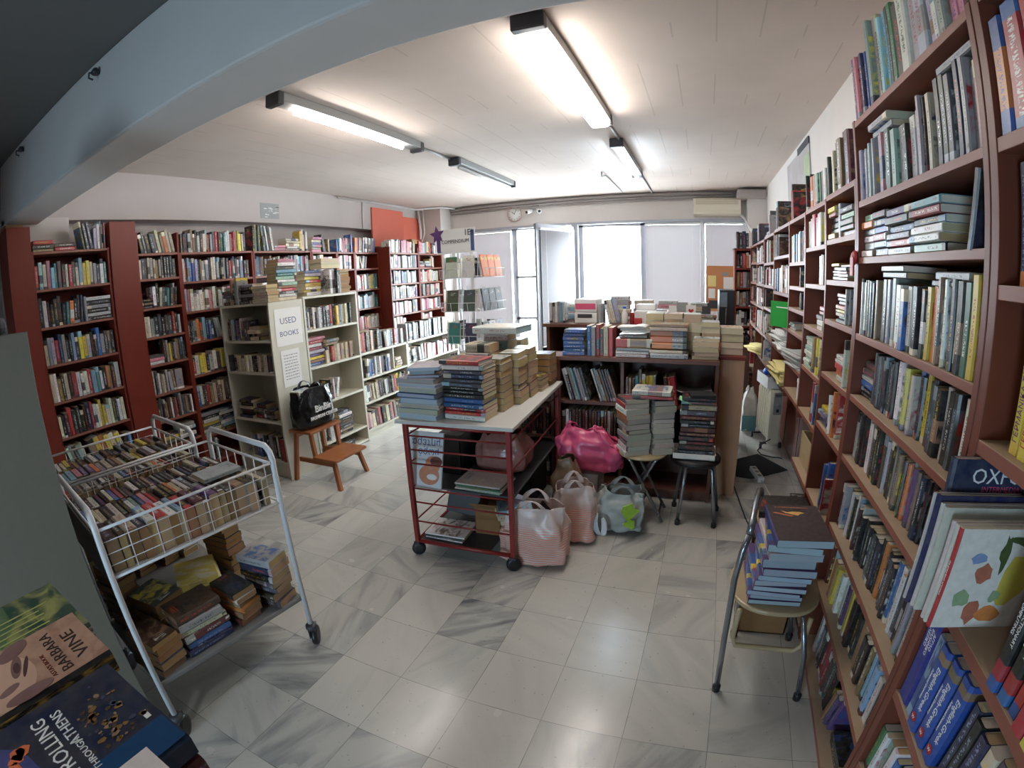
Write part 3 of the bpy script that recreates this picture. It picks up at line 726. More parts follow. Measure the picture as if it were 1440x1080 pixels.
# right wall: B, the wide case behind the folding chair
BT = [2.255, 1.946, 1.734, 1.447, 1.208, .96, .65, .36, .035]
MBc, b0, b1 = bookcase('wide red-brown bookcase of many shelves directly behind the folding chair', (.627, 1.985, 0), RU, RN, .96, .31, 2.26, BT, .024, wood=BROWNWOOD, edge=REDEDGE, top=DUSTY)
ORD = ['first', 'second', 'third', 'fourth', 'fifth', 'sixth', 'seventh', 'eighth', 'ninth', 'tenth', 'eleventh', 'twelfth', 'thirteenth', 'fourteenth', 'fifteenth', 'sixteenth', 'seventeenth', 'eighteenth', 'nineteenth', 'twentieth'] + ['twenty-' + x for x in ('first', 'second', 'third', 'fourth', 'fifth', 'sixth', 'seventh', 'eighth', 'ninth')] + ['thirtieth']
def wb(i): return ('on top' if i == 0 else 'on %s shelf' % ORD[i]) + ' of bookcase behind folding chair'
kw = dict(end=WE, dr=(.13, .16)); kw2 = dict(end=WE, dr=(.12, .145), inset=(.03, .055))
row(MBc, b0, b1, BT[0], wb(0), 'R:vppnbb^.235@2 R:ssk^.3@3 R:cceg^.27@3 R:ewsl^.25@3=.76 lwsp^.13=.93 p^.13', tr=(.022, .04), hr=(.23, .26), hard=.3, **kw)
row(MBc, b0, b1, BT[1], wb(1), 'lssks^.19 lsplpps^.2=.32 t:ss ezskss=.6 iskoip^.215=.74 kedkns^.225=.93 t:ss sp^.2=.99', tr=(.015, .03), hard=.3, **kw, room=BT[0] - .026 - BT[1])
row(MBc, b0, b1, BT[2], wb(2), 's:wswdoz^.12 s:ncrbbd^.13 s:srdbdv^.19 s:zwwdrc^.2', tr=(.021, .027), **kw, room=BT[1] - .026 - BT[2])
row(MBc, b0, b1, BT[3], wb(3), 'wkwkwkkdkmf^.2=.22 sdscs^.21=.42 t:ds^.2 wbwkkxk^.19=.66 yow^.2=.74 t:ds fpwlkwk^.22=.9 gy^.225=.97', tr=(.012, .026), **kw, room=BT[2] - .026 - BT[3])
row(MBc, b0, b1, BT[4], wb(4), 's:kkbwdd^.13 dkdknkkkkkk^.185=.44 wwyiwb=.6 kyekdkwkdowo^.19=.98', tr=(.016, .026), **kw2, room=BT[3] - .026 - BT[4])
row(MBc, b0, b1, BT[5], wb(5), 'kskdkkwwf^.19=.26 kkkeslkkse=.55 fkeonvfvnkkrkkks^.185=.97', tr=(.014, .026), **kw2, room=BT[4] - .026 - BT[5])
row(MBc, b0, b1, BT[6], wb(6), 'R:mlsfxwkwcnmdk@3=.3 kkkkkdkn^.175=.55 kofkdvk=.72 bwwdkkssww^.21=.98', tr=(.018, .028), **kw2, room=BT[5] - .026 - BT[6])
row(MBc, b0, b1, BT[7], wb(7), 'R:myyfyywwbv@3=.4 yekkkffkxefcbcwk=.96', tr=(.016, .026), **kw2, room=BT[6] - .026 - BT[7])
row(MBc, b0, b1, BT[8], wb(8), 'g:.09 R:wskkrrrddk@5=.55 R:fvv@14 s:nk', tr=(.018, .028), hr=(.19, .22), **kw2, room=BT[7] - .026 - BT[8])
# the thin blue book leaning in front of the flat piles on the third shelf
def lean_book(M, a, ins, z, h, d, t, c, lean, where, label, **k):
    return book(M @ T(a, ins, z + .001) @ Matrix.Rotation(math.radians(lean), 4, 'Y') @ T(t / 2, 0, 0), h, d, t, c, where, label=label, **k)
lean_book(MBc, .858, .0, BT[2], .178, .15, .02, 'n', 14, '', 'navy and black book leaning at near end of third shelf behind folding chair', bands=[(.5, 'n'), (1, 'k')])

# A: the nearest case, cut by the picture edge
AT = [2.27, 1.95, 1.66, 1.345, .975, .66, .35, .03]
MA, a0, a1 = bookcase('nearest red-brown bookcase holding dictionaries at the picture edge', (.627, 1.02, 0), RU, RN, .96, .31, 2.39, AT, .03, wood=BROWNWOOD, edge=REDEDGE, top=DUSTY)
def wa(i): return 'on %s shelf of nearest dictionary bookcase' % ORD[i]
ka = dict(end=WE, dr=(.17, .2))
row(MA, a0, a1, AT[0], wa(0), 'kdnrxkd^.10', tr=(.03, .05), hard=.8, **ka)
def featured(M, a, ins, z, h, d, t, c, label, lean=0, **k):
    return book(M @ T(a + t / 2, ins, z + .001) @ Matrix.Rotation(math.radians(lean), 4, 'Y'), h, d, t, c, '', label=label, **k)
def spine_text(txt, m, zc, size, t_off=0.0, down=True, sq=1.0):
    """lettering down (or up) the spine; coordinates in the book's own frame"""
    def f(B, o):
        x = (0, 0, -1) if down else (0, 0, 1); y = (1, 0, 0) if down else (-1, 0, 0)
        bul = (.005 if B['hard'] else .0012) * .7
        lettering(txt, size, m, o, basis((t_off, -bul - .0004, zc), x, y), squeeze=sq)
    return f
def cover_text(txt, m, yc, zc, size, side=1, sq=1.0, up=None, x=None):
    def f(B, o):
        xx = side * (B['t'] / 2 + .0004)
        X = x or ((0, 1, 0) if side > 0 else (0, -1, 0))
        lettering(txt, size, m, o, basis((xx, yc, zc), X, up or (0, 0, 1)), squeeze=sq)
    return f
a = a0 + .006
z = AT[1]
for t, h, c, bands, lb in ((.045, .24, 'o', [(.2, 'b'), (.72, 'o', 1), (1, 'b')], 'orange dictionary with blue ends, first on shelf of red and orange dictionaries'),
                          (.07, .25, 'r', [(.09, 'b'), (.86, 'r', 1), (1, 'b')], 'thick red dictionary with blue ends, second from window end on its shelf'),
                          (.03, .25, 's', [(.35, 'b'), (.72, 's', 1), (1, 'r')], 'grey, blue and red dictionary beside the thick red one'),
                          (.05, .26, 'r', [(.2, 'b'), (.8, 'r', 1), (1, 'n')], 'thick red dictionary with navy head at picture edge, upper shelf')):
    featured(MA, a, .012, z, h, .18, t, c, lb, hard=True, bands=bands); a += t + .002
a = a0 + .035; z = AT[2]
featured(MA, a, .03, z, .235, .17, .02, 'n', 'thin navy dictionary, window end of shelf with the silver dictionary', bands=[(.12, 'o'), (.9, 'n', 1), (1, 'n')]); a += .023
featured(MA, a, .03, z, .235, .17, .026, 'n', 'navy dictionary with red lettering panel, second from window end', bands=[(.06, 'n'), (.16, 'y'), (.7, 'r'), (.93, 's'), (1, 'n')], extra=[spine_text('ENGLISH', WHITEINK, .105, .02)]); a += .029
featured(MA, a, .025, z, .24, .18, .032, 'd', 'dark grey dictionary with large white lettering', bands=[(.1, 'n'), (.9, 'd'), (1, 's')], extra=[spine_text('Dictionary', WHITEINK, .115, .034)]); a += .036
row(MA, a, a1, z, wa(2), 'rnbrkw^.22', tr=(.03, .05), hard=.8, **ka)
a = a0 + .075; z = AT[3]
YL = ['yellow phrase book nearest the window on the yellow-book shelf', 'second yellow phrase book from the window on its shelf', 'third yellow phrase book from the window on its shelf', 'fourth yellow phrase book, cut by the picture edge']
for i in range(4):
    featured(MA, a, .03 - .004 * i, z, .255, .18, .034, 'y', YL[i], hard=False, bands=[(.1, 'y'), (.92, 'y'), (1, 'y')], plain=True,
             extra=[spine_text('ΓΕΡΜΑΝΙΚΑ ΣΤΗΝ ΠΡΑΞΗ', REDINK if i else mat('purple_ink', rgb(110, 50, 110), .5), .145, .021, down=False, sq=.92)]); a += .037
row(MA, a + .02, a1, z, wa(3), 'knrbkk^.24', tr=(.03, .05), hard=.8, **ka)
# tall picture books shelf
z = AT[4]; a = a0 + .002
featured(MA, a, -.055, z, .332, .24, .02, 'n', 'tall navy book lettered in white, standing behind the picture books', hard=True, plain=True,
         extra=[cover_text('OXFORD', WHITEINK, .148, .294, .048), cover_text('INTERMEDIATE', PINKINK, .14, .266, .018)]); a += .023
for i, (t, h, d, c, pr, lb) in enumerate(((.008, .262, .22, 'w', -.093, 'thin white picture book, farthest of the leaning picture books'), (.012, .264, .22, 'n', -.091, 'thin navy picture book between white picture books'),
        (.009, .252, .215, 'w', -.085, 'first of two white picture books after the thin navy one'), (.010, .25, .21, 'w', -.081, 'second of two white picture books, pink along its head'), (.012, .225, .205, 'r', -.065, 'red and blue picture book in the middle of the picture books'),
        (.010, .235, .21, 'w', -.076, 'white picture book just before the red-spined pair'), (.010, .235, .21, 'w', -.074, 'white picture book second from the animal picture cover'))):
    featured(MA, a, pr, z, h, d, t, c, lb, hard=(i < 4), lean=1.0, bands=None if c != 'r' else [(.15, 'n'), (.3, 'r'), (.65, 'c'), (.88, 'r'), (1, 'n')], plain=(c != 'r')); a += t + .004
def picture_cover(B, o):
    x = B['t'] / 2 + .0005; XR = mat('animal_print', rgb(176, 106, 84), .5, var=.3, scale=60)
    def blob(name, cy, cz, ry, rz, m, n=12, k=.25, seed=1):
        rr = random.Random(seed); Mb = basis((x, cy, cz), (0, 1, 0), (0, 0, 1))
        pts = [((1 + rr.uniform(-k, k)) * ry * math.cos(2 * PI * j / n), (1 + rr.uniform(-k, k)) * rz * math.sin(2 * PI * j / n)) for j in range(n)]
        MB(Mb).prism(pts, 0, .0004 + .0001 * seed % 5 * .1).build(name, m, o)
    blob('cover_picture', .165, .115, .035, .065, mat('print_yellow', rgb(206, 190, 84), .5, var=.2, scale=40), seed=2)
    blob('cover_picture', .085, .135, .02, .022, XR, seed=3); blob('cover_picture', .05, .075, .022, .02, mat('print_green', rgb(146, 168, 130), .5, var=.3, scale=60), seed=4)
    blob('cover_picture', .085, .04, .018, .028, XR, seed=5); blob('cover_picture', .13, .035, .03, .02, mat('print_orange', rgb(206, 130, 70), .5, var=.3, scale=50), seed=6)
    blob('cover_picture', .06, .17, .02, .012, mat('print_blue', rgb(130, 150, 190), .5, var=.3, scale=60), seed=7); blob('cover_picture', .16, .21, .05, .01, mat('print_olive', rgb(74, 88, 50), .5, var=.3, scale=60), seed=8, k=.4)
    blob('cover_picture', .12, .185, .012, .04, mat('print_olive', rgb(74, 88, 50), .5), seed=9, k=.4); blob('cover_picture', .13, .08, .014, .014, mat('print_green', rgb(146, 168, 130)), seed=11)
B = featured(MA, a, -.072, z, .235, .215, .013, 'w', 'white picture book with red spine and coloured animals on its cover', lean=1.0, plain=True, extra=[picture_cover, spine_text('the great book of animals', WHITEINK, .12, .008)])
B['cols'] = [cl((226, 222, 214))] * 6; B['spinecol'] = cl((176, 40, 44)); a += .05
AD = ['first black dictionary with red and blue foot, past the picture books', 'second black dictionary with red and blue foot, past the picture books', 'third black dictionary with red and blue foot']
a = a0 + .30
for i in range(3):
    featured(MA, a, -.005 + .008 * i, z, .265, .18, .032, 'k', AD[i], bands=[(.1, 'b'), (.24, 'r'), (1, 'k')], plain=True,
             extra=[spine_text('OXFORD DICTIONARY', WHITEINK, .165, .0125, t_off=.006), spine_text('OF COMPUTING', WHITEINK, .165, .0125, t_off=-.008)]); a += .036
for i, lb in enumerate(('navy and yellow dictionary after the black ones', 'second navy and yellow dictionary after the black ones')):
    featured(MA, a, .0, z, .25, .17, .035, 'y', lb, bands=[(.3, 'r' if not i else 'y'), (.5, 'y'), (1, 'n', 1)]); a += .038
# big dictionaries below
z = AT[5]; a = a0 + .004
featured(MA, a, .012, z, .275, .20, .062, 'b', 'thick royal blue dictionary with dark red cover side, bottom of the picture', hard=True, bands=[(.06, 'n'), (.9, 'n'), (1, 'n')], plain=True,
         extra=[spine_text('ΑΓΓΛΟ', WHITEINK, .205, .015, t_off=.021), spine_text('ΕΛΛΗΝΙΚΟ', WHITEINK, .195, .015, t_off=.007), spine_text('ΛΕΞΙΚΟ', WHITEINK, .2, .015, t_off=-.008), cover_text('ABC', WHITEINK, .06, .23, .03)])['spinecol'] = cl((34, 44, 132)); a += .065
BOOKS[-1]['cols'] = [cl((122, 40, 48))] * 3
featured(MA, a, .014, z, .245, .19, .034, 'c', 'sky blue dictionary between royal blue and medium blue dictionaries', hard=True, bands=[(.12, 'c'), (.5, 'b', .5), (1, 'c', .5)]); a += .037
EL = ['blue English-Greek dictionary nearest the sky blue one', 'middle one of the three blue English-Greek dictionaries', 'blue English-Greek dictionary nearest the picture edge']
def red_seal(B, o):
    Ms = basis((0, -.0045, .035), (1, 0, 0), (0, 0, 1))
    MB(Ms).lathe([(.0125, 0), (.0125, .0012)], n=18).build('seal', REDINK, o); lettering('W', .014, WHITEINK, o, Ms @ T(0, 0, .0018))
for i in range(3):
    featured(MA, a, .006 + .006 * i, z, .25, .19, .046, 'b', EL[i], hard=True, bands=[(.15, 'b'), (.84, 'b'), (.93, 'f'), (1, 'b')], plain=True,
             extra=[spine_text('English-Greek', WHITEINK, .13, .024, t_off=.008), spine_text('Advanced Dictionary', WHITEINK, .13, .011, t_off=-.013), red_seal])['spinecol'] = None; a += .05
    BOOKS[-1]['cols'][0] = BOOKS[-1]['cols'][1] = BOOKS[-1]['cols'][3] = cl((40, 76, 156))
row(MA, a + .01, a1, z, wa(5), 'nknbk^.23', tr=(.03, .04), hard=.8, **ka)
row(MA, a0, a1, AT[6], wa(6), 'gwz^.17 g:.03 wbrb^.21 wnbwckbwnk^.23', tr=(.02, .035), hard=.3, **ka)
row(MA, a0, a1, AT[7], wa(7), 'bkwnkbwrkkwnd^.22', tr=(.02, .035), hard=.3, **ka)

# C: the narrow columns of pigeonholes along the rest of the right wall
CT = {0: [2.04, 1.83, 1.643, 1.457, 1.2, .95, .58, .27, .03], 1: [2.03, 1.816, 1.615, 1.383, 1.147, .89, .57, .27, .03], 2: [2.025, 1.745, 1.59, 1.447, 1.3, 1.08, .89],
      3: [2.025, 1.806, 1.53, 1.3, 1.1, .86], 4: [2.014, 1.771, 1.567, 1.363, 1.106, .86], 5: [2.0, 1.79, 1.57, 1.35, 1.1, .86], 6: [2.0, 1.8, 1.58, 1.35, 1.1, .86, .6, .3, .03]}
CY = [2.47, 2.958, 3.49, 4.21, 4.85, 5.46, 6.12]; CW = [.485, .488, .53, .72, .64, .61, .66]
CN = ['just beyond the wide one', 'second beyond the wide one', 'third beyond the wide one', 'piled with loose papers', 'showing a red row at head height', 'sixth beyond the wide one', 'farthest on the right wall']
CM = []
for i in range(7):
    CM.append(bookcase('narrow red-brown bookcase column along the right wall, ' + CN[i], (.627, CY[i], 0), RU, RN, CW[i], .31, CT[i][0], CT[i], .024, wood=BROWNWOOD, left=(i == 6), edge=REDEDGE if i < 3 else None, top=DUSTY, zb=.82 if i in (2, 3, 4, 5) else 0))
CSP = {0: ['edii^.2 kfxm^.24=.8', 's:ydekry^.12 e s s:mdezd', 'G:.1 s:dssdy^.13 s:dsrdo^.14', 'G:.38 s:sziyrdxf^.14 ss^.19', 'G:.42 s:worww^.13 wwy^.2', 's:nnvy^.17 L:wo@12 or^.2', 'G:.5 bb^.24 r', 'kdk', 'wwkd'],
       1: ['kdk roozgdw^.17=.95', 'wfrmpwi=.95', 'G:.6 iiwi^.15', 'G:.62 s:wwdrr^.13', 's:zwzwzwz^.2 foyye^.2=.95', 'G:.55 rnrnb^.22', '', 's:wk', 'kkd'],
       2: ['xk^.24 rk', 'zcblnlspr=.93', 'G:.6 fmd', 'G:.5 omk', 's:wsws', '', ''],
       3: ['ksdk^.22', 'wkkw^.22 x', 'lbwdwwpdii=.95', 's:wdg', '', ''],
       4: ['s:kd^.2 n^.22 s', 'wwxf^.22=.8', 'rmwrmwf=.95', 'wwk^.22', 'rwkwi', 'iwrw', 'wrwk', 'kw', 'kk'],
       5: ['wrpd', 'wwsxf=.9', 'frdwsw=.95', 'wmrwk=.9', 'wdwrf=.9', ''],
       6: ['kkn', 'nmri', 'frsdw', 'wsfrd', 'wwkr', 'wrk', 'wr', 'kk', 'k']}
for i in range(7):
    M, x0, x1 = CM[i]
    for j, sp in enumerate(CSP[i]):
        if j < len(CT[i]):
            room = (CT[i][j - 1] - CT[i][j] - .03) if j else .24
            hh = min(.205, room * .95)
            row(M, x0, x1, CT[i][j], ('on top' if j == 0 else 'on %s shelf' % ORD[j]) + ' of narrow column ' + ['next to wide bookcase', 'second past wide bookcase', 'third past wide bookcase', 'with loose papers', 'fifth past wide bookcase', 'sixth past wide bookcase', 'farthest on right wall'][i],
                sp, hr=(hh * .85, hh), dr=(.12, .2), tr=(.016, .03) if room > .16 else (.01, .018), end=WE, stk=(.17, .21), room=room if j else None)
# the case that turns the corner
MD, d0, d1 = bookcase('red-brown bookcase end facing the room in the far right corner', (.44, 6.22, 0), (1, 0, 0), (0, 1, 0), .5, .25, 1.98, [1.97, 1.74, 1.5, 1.27, 1.03, .78, .52, .26, .03], .022, roof=1.98)
for j, sp in enumerate(['kkn^.2 k', 'kkro', 'frsd^.19 rkwd', 'wfsdkd', 'wwwk s:ws', 'wkwk', 'rkwr', 'wikvr', 'kkd']):
    row(MD, d0, d1, [1.98, 1.74, 1.5, 1.27, 1.03, .78, .52, .26, .03][j], ('on top' if j == 0 else 'on %s shelf' % ORD[j]) + ' of corner bookcase by window', sp + (' wsd=.9' if j else ''), hr=(.16, .19), tr=(.03, .045), dr=(.12, .16), room=([9, 1.958, 1.72, 1.48, 1.25, 1.01, .76, .5, .24][j] - [1.98, 1.74, 1.5, 1.27, 1.03, .78, .52, .26, .03][j] - .003) if j else None)
# ------------------------------------------------------------------ left wall bookcases
LU, LN = (0, 1, 0), (-1, 0, 0)
LX = -4.04
def board(y0, y1, x0, x1, z, label):
    tag(MB().box((x0, y0, 0), (x1, y1, z)).build('upright_board', REDWOOD, bevel=.002), label, 'board')
board(.915, 1.092, -4.30, -4.02, 2.335, 'wide red-brown upright board at the left end of the left shelves')
board(1.738, 1.972, -4.34, -4.02, 2.36, 'wide red-brown upright board between the first and second left bookcases')
EL_ = 'from beam end'
tag(MB().box((-4.28, .93, 2.337), (-4.1, 1.06, 2.37)).build('cardboard_box', CARD, bevel=.003), 'flat cardboard box lying on the first upright board', 'box')
M1, x0, x1 = bookcase('first left bookcase, between the two wide upright boards', (LX, 1.095, 0), LU, LN, .64, .26, 2.16, [2.155, 1.885, 1.61, 1.335, 1.06, .79, .52, .25], .018, edge=REDEDGE)
Z1 = [2.155, 1.885, 1.61, 1.335, 1.06, .79, .52, .25]
S1 = ['s:fxr^.16 s:rx^.16 g:.03 L:een@10 lw kswrwp=.98', 'r z i p c t d k w r x i c y y i s n w t=.98'.replace(' ', ''), 'kwkkk k R:ktokkn@4 l s:kwkskw^.2', 'isl r n s k k c n y y s k n b s d f k=.98'.replace(' ', ''), 'iwfxikrwwwrctwkofms=.98 ', 'ikmrkkkknrwiyyiiekwi=.98', 'L:zsezw@14^.2 L:fyoyiy@14^.2=.8 kbc', 'kdkmkfkd=.9']
HR1 = [(.17, .22)] * 8
for j, sp in enumerate(S1):
    row(M1, x0, x1, Z1[j], ('on top' if j == 0 else 'on %s shelf' % ORD[j]) + ' of first left bookcase', sp, hr=(.15, .215), tr=(.02, .034), end=EL_, room=(Z1[j - 1] - .024 - Z1[j]) if j else None)
def lcase(label, y0, y1, Z, H=None, top=None):
    return bookcase(label, (LX, y0, 0), LU, LN, y1 - y0, .3, H or Z[0], Z, .02, edge=REDEDGE)
Z2 = [2.097, 1.885, 1.64, 1.397, 1.165, .912, .68, .45, .22]
M2, x0, x1 = lcase('narrow second left bookcase with dark books, right of the upright board', 1.975, 2.40, Z2, 2.27)
for j, sp in enumerate(['L:kdkkdifoiis@12=.98', 'idkiiifsd k ekd=.95'.replace(' ', ''), 's:kdk^.1 wk R:iektdkk@6 k', 'iwskkkkdrkw=.95 t:i', 's:wpd^.14 ksyksfkd b k=.9', 'wd wfiks L:sf@4 s=.9', 'kdxfxwmrksdfk w=.95', 's:kdyk^.16 s:kwkws^.17', 'kdkk']):
    row(M2, x0, x1, Z2[j], ('on top' if j == 0 else 'on %s shelf' % ORD[j]) + ' of narrow second left bookcase', sp, hr=(.15, .2), tr=(.018, .032), end=EL_, room=(Z2[j - 1] - .024 - Z2[j]) if j else None)
Z3 = [2.092, 1.832, 1.565, 1.293, .99, .695, .42, .17]
M3, x0, x1 = lcase('wide third left bookcase with pale books, partly behind the grey shelves', 2.40, 3.245, Z3)
for j, sp in enumerate(['ekLns ffkwmisosdrxgtwwprwyyik=.93'.replace(' ', '').replace('L', ''), 'wrcbblnfsskiwskksdrkndwcsmk=.97 t:ew', 'spwwwwiwpwkwwisprcbw=.8 t:dzi t:ym s:nkck^.17', 'kdsorcnbd L:swkw@12 kdw=.95', 'rwyykwwdyicvnviwky=.9 L:fi@6', 'bwmrfimfi@0=.4 L:fifxvmpvs@6=.95', 's:swdywks^.2 s:kcwnkws^.2 s:wkswk^.2', 'kdkkwk']):
    row(M3, x0, x1, Z3[j], ('on top' if j == 0 else 'on %s shelf' % ORD[j]) + ' of wide third left bookcase', sp, hr=(.16, .21), tr=(.022, .036), end=EL_, room=(Z3[j - 1] - .024 - Z3[j]) if j else None)
Z4 = [2.088, 1.832, 1.565, 1.3, 1.0, .7, .42, .17]
M4, x0, x1 = lcase('fourth left bookcase, behind the grey used-book shelves', 3.25, 4.09, Z4)
for j, sp in enumerate(['kze^.27 L:skwkw@8^.26 s:pp^.16 s:fwiii^.2 y^.22 iiww^.23', 'nbddisksfkwswkxoywslvlscbcrpsz=.98', 'swdwkwpw=.9', 'wskiwkdwirk=.9', 'rkwikwdksdb=.9', 'wikwkw=.9', 'kdw', 'kd']):
    row(M4, x0, x1, Z4[j], ('on top' if j == 0 else 'on %s shelf' % ORD[j]) + ' of fourth left bookcase', sp, hr=(.17, .21), tr=(.022, .036), end=EL_, room=(Z4[j - 1] - .024 - Z4[j]) if j else None)
Z5 = [2.075, 1.866, 1.595, 1.35, 1.08, .8, .5, .2]
UN5 = ((4.10, 4.53, 'narrow fifth left bookcase', 4), (4.53, 4.86, 'narrow sixth left bookcase', 4), (4.86, 5.36, 'seventh left bookcase just before the tall side panel', 8))
SP5 = [['s:pfpvip^.15 L:kd@8^.2 x y b^.15', 'wkipw=.9', 'wws', 'wi'], ['b c w p R:pppmm@6^.17 b^.22'.replace(' ', ' '), 'pwwpw=.9', 'wi', 'ww'], ['R:orfmlwnwlb@5^.19=.97', 'owi L:i@14 R:wws@10', 'sworwwkiyigt=.95', 'wcwclwzt=.95', 'rwroiwwi=.95', 'iwwi=.9', 'kw', 'kw']]
for (ya, yb, nm, nn), SPq in zip(UN5, SP5):
    M, x0, x1 = lcase(nm + ' along the left wall', ya, yb, Z5)
    for j, sp in enumerate(SPq):
        row(M, x0, x1, Z5[j], ('on top' if j == 0 else 'on %s shelf' % ORD[j]) + ' of ' + nm, sp, hr=(.15, .2), tr=(.018, .032), end=EL_, room=(Z5[j - 1] - .024 - Z5[j]) if j else None)
Z6_ = [2.062, 1.853, 1.64, 1.432, 1.222, 1.0, .78, .5, .2]
for (ya, yb, nm, H) in ((5.215, 5.94, 'pink-looking bookcase under the red-orange boards', 2.14), (5.94, 6.62, 'last left bookcase by the corner column', 2.062)):
    M, x0, x1 = bookcase(nm + ', reaching farther into the room', (-3.86, ya + .15, 0), LU, LN, yb - ya, .3, H, Z6_, .022, edge=REDEDGE)
    for j, sp in enumerate(['R:wwwwsmppprprwfs@-4=.97' if ya < 5.5 else 'rpcisiorkswwk=.97', 'wswpplscwsswssl=.97' if ya < 5.5 else 's:rwns^.16 s:nwsw^.14 iiw', 'vkwwspnbssidwls=.97' if ya < 5.5 else 'rwiriwwi=.9', 'wkwwsdfkwsvpv=.97' if ya < 5.5 else 'vslmpdxiwripw=.95', 'wppwwrwks=.95', 'wipw=.9', 'kwr=.9', 'kw', 'kw']):
        row(M, x0, x1, Z6_[j], ('on top' if j == 0 else 'on %s shelf' % ORD[j]) + ' of ' + ('bookcase under red-orange boards' if ya < 5.5 else 'last left bookcase by corner'), sp.replace('@-4', '@4'), hr=(.15, .185), tr=(.018, .032), end=EL_, room=(Z6_[j - 1] - .024 - Z6_[j]) if j else None)
tag(MB().box((-4.05, 5.95, 2.2), (-3.88, 6.1, 2.265)).build('small_box', CARD, bevel=.004), 'small brown box lying on the books below the red-orange boards', 'box')

# ------------------------------------------------------------------ the grey-cream used-book shelves
ZA = [1.575, 1.252, .97, .533, .158]
MWA, x0, x1 = bookcase('cream bookcase whose side panel carries the used books sign', (-3.98, 2.745, 0), (1, 0, 0), (0, 1, 0), .712, .40, 1.575, ZA, .02, wood=CREAM)
WA_ = ' of cream bookcase beside used-books sign'
for j, sp in enumerate(['s:kcnkw^.13 f^.22 y^.23 cs^.22 s:kkskkl^.17', 'kmws n v d w f d=.72 s:iiii^.14'.replace(' ', ' '), 'kdiikiwkiiiwkd^.15=.97', 'g:.06 s:nkkikk^.2 s:rkdk^.15 s:kdk^.14', 'g:.1 wsbbckskwmr^.22=.97']):
    row(MWA, x0, x1, ZA[j], ('on top' if j == 0 else 'on %s shelf' % ORD[j]) + WA_, sp, hr=(.17, .2), tr=(.024, .036), end='from left end', inset=(.01, .06), pages='iaa', room=(ZA[j - 1] - .024 - ZA[j]) if j else None)
c = thing('paper_sign', 'white paper sign reading USED BOOKS taped to the cream panel', 'sign', (-3.266, 2.97, 1.2))
MB().box((-3.267, 2.80, 1.19), (-3.2655, 3.115, 1.51)).build('sheet', PAPER, c)
lettering('USED', .075, BLUEINK, c, basis((-3.2652, 2.955, 1.40), (0, 1, 0), (0, 0, 1)), squeeze=1.1); lettering('BOOKS', .062, BLUEINK, c, basis((-3.2652, 2.955, 1.29), (0, 1, 0), (0, 0, 1)), squeeze=1.1)
c = thing('paper_notice', 'smaller typed paper notice below the used books sign', 'notice', (-3.266, 2.95, .95))
MB().box((-3.267, 2.83, .83), (-3.2655, 3.05, 1.15)).build('sheet', PAPER, c)
m = MB()
for k in range(9):
    yy = 2.86
    while yy < 3.02:
        l = R.uniform(.012, .035); m.box((-3.2655, yy, 1.10 - k * .026), (-3.265, min(yy + l, 3.025), 1.108 - k * .026)); yy += l + .008
m.build('typed_lines', mat('faint_ink', rgb(150, 150, 158), .7), c)
ZB = [1.59, 1.282, .935, .578, .18, .03]
MWB, x0, x1 = bookcase('cream bookcase facing the aisle behind the step stool', (-3.275, 3.165, 0), LU, LN, .765, .30, 1.59, ZB, .022, wood=CREAM)
WB_ = ' of cream bookcase behind step stool'
for j, sp in enumerate(['', 'kwkwkwkekkrkykwisk^.2=.95', 's:bfyvlrwrp^.22 iirfifiifi^.16=.97 t:ff', 'G:.35 kwd R:w@14^.2', 'g:.06 wkwwr^.16=.45 s:kfkdkkwk^.2', 'g:.3 s:xk^.22']):
    row(MWB, x0, x1, ZB[j], ('on top' if j == 0 else 'on %s shelf' % ORD[j]) + WB_, sp, hr=(.17, .21), tr=(.022, .036), end='from step stool end' if j else 'from left end', inset=(.01, .05), pages='iaa', room=(ZB[j - 1] - .024 - ZB[j]) if j else None)
# piles on top of the cream bookcases
TOPW = 'of piles above used books sign'
stack(-3.38, 3.015, 1.5755, 0, 'iwkrfzwztcdwp', 'in tall pile above used books sign', total=.36, hs=(.2, .24), ds=(.14, .17), pages='a', hard=.3)
stack(-3.36, 2.808, 1.5755, 90 + 180, 'iiiii', 'in low cream pile above used books sign', total=.15, hs=(.19, .21), ds=(.12, .13), pages='a')
stack(-3.45, 3.42, 1.5915, 0, 'wyiyrysb', 'in colourful pile above cream bookcase', total=.24, hs=(.19, .22), ds=(.13, .15), pages='w')
row(MWB, x0, x1, 1.592, 'standing on cream bookcase between the piles', 'G:.53 wsks^.23', tr=(.03, .042), end='from left end')
stack(-3.43, 3.85, 1.592, 180, 'fiffffif', 'in brown-edged pile at end of cream bookcase top', total=.24, hs=(.18, .2), ds=(.12, .14), pages='b')
stack(-3.44, 3.66, 1.842, 180, 'iww', 'in pale pile across standing books on cream bookcase', total=.1, hs=(.24, .28), ds=(.16, .18), pages='i')
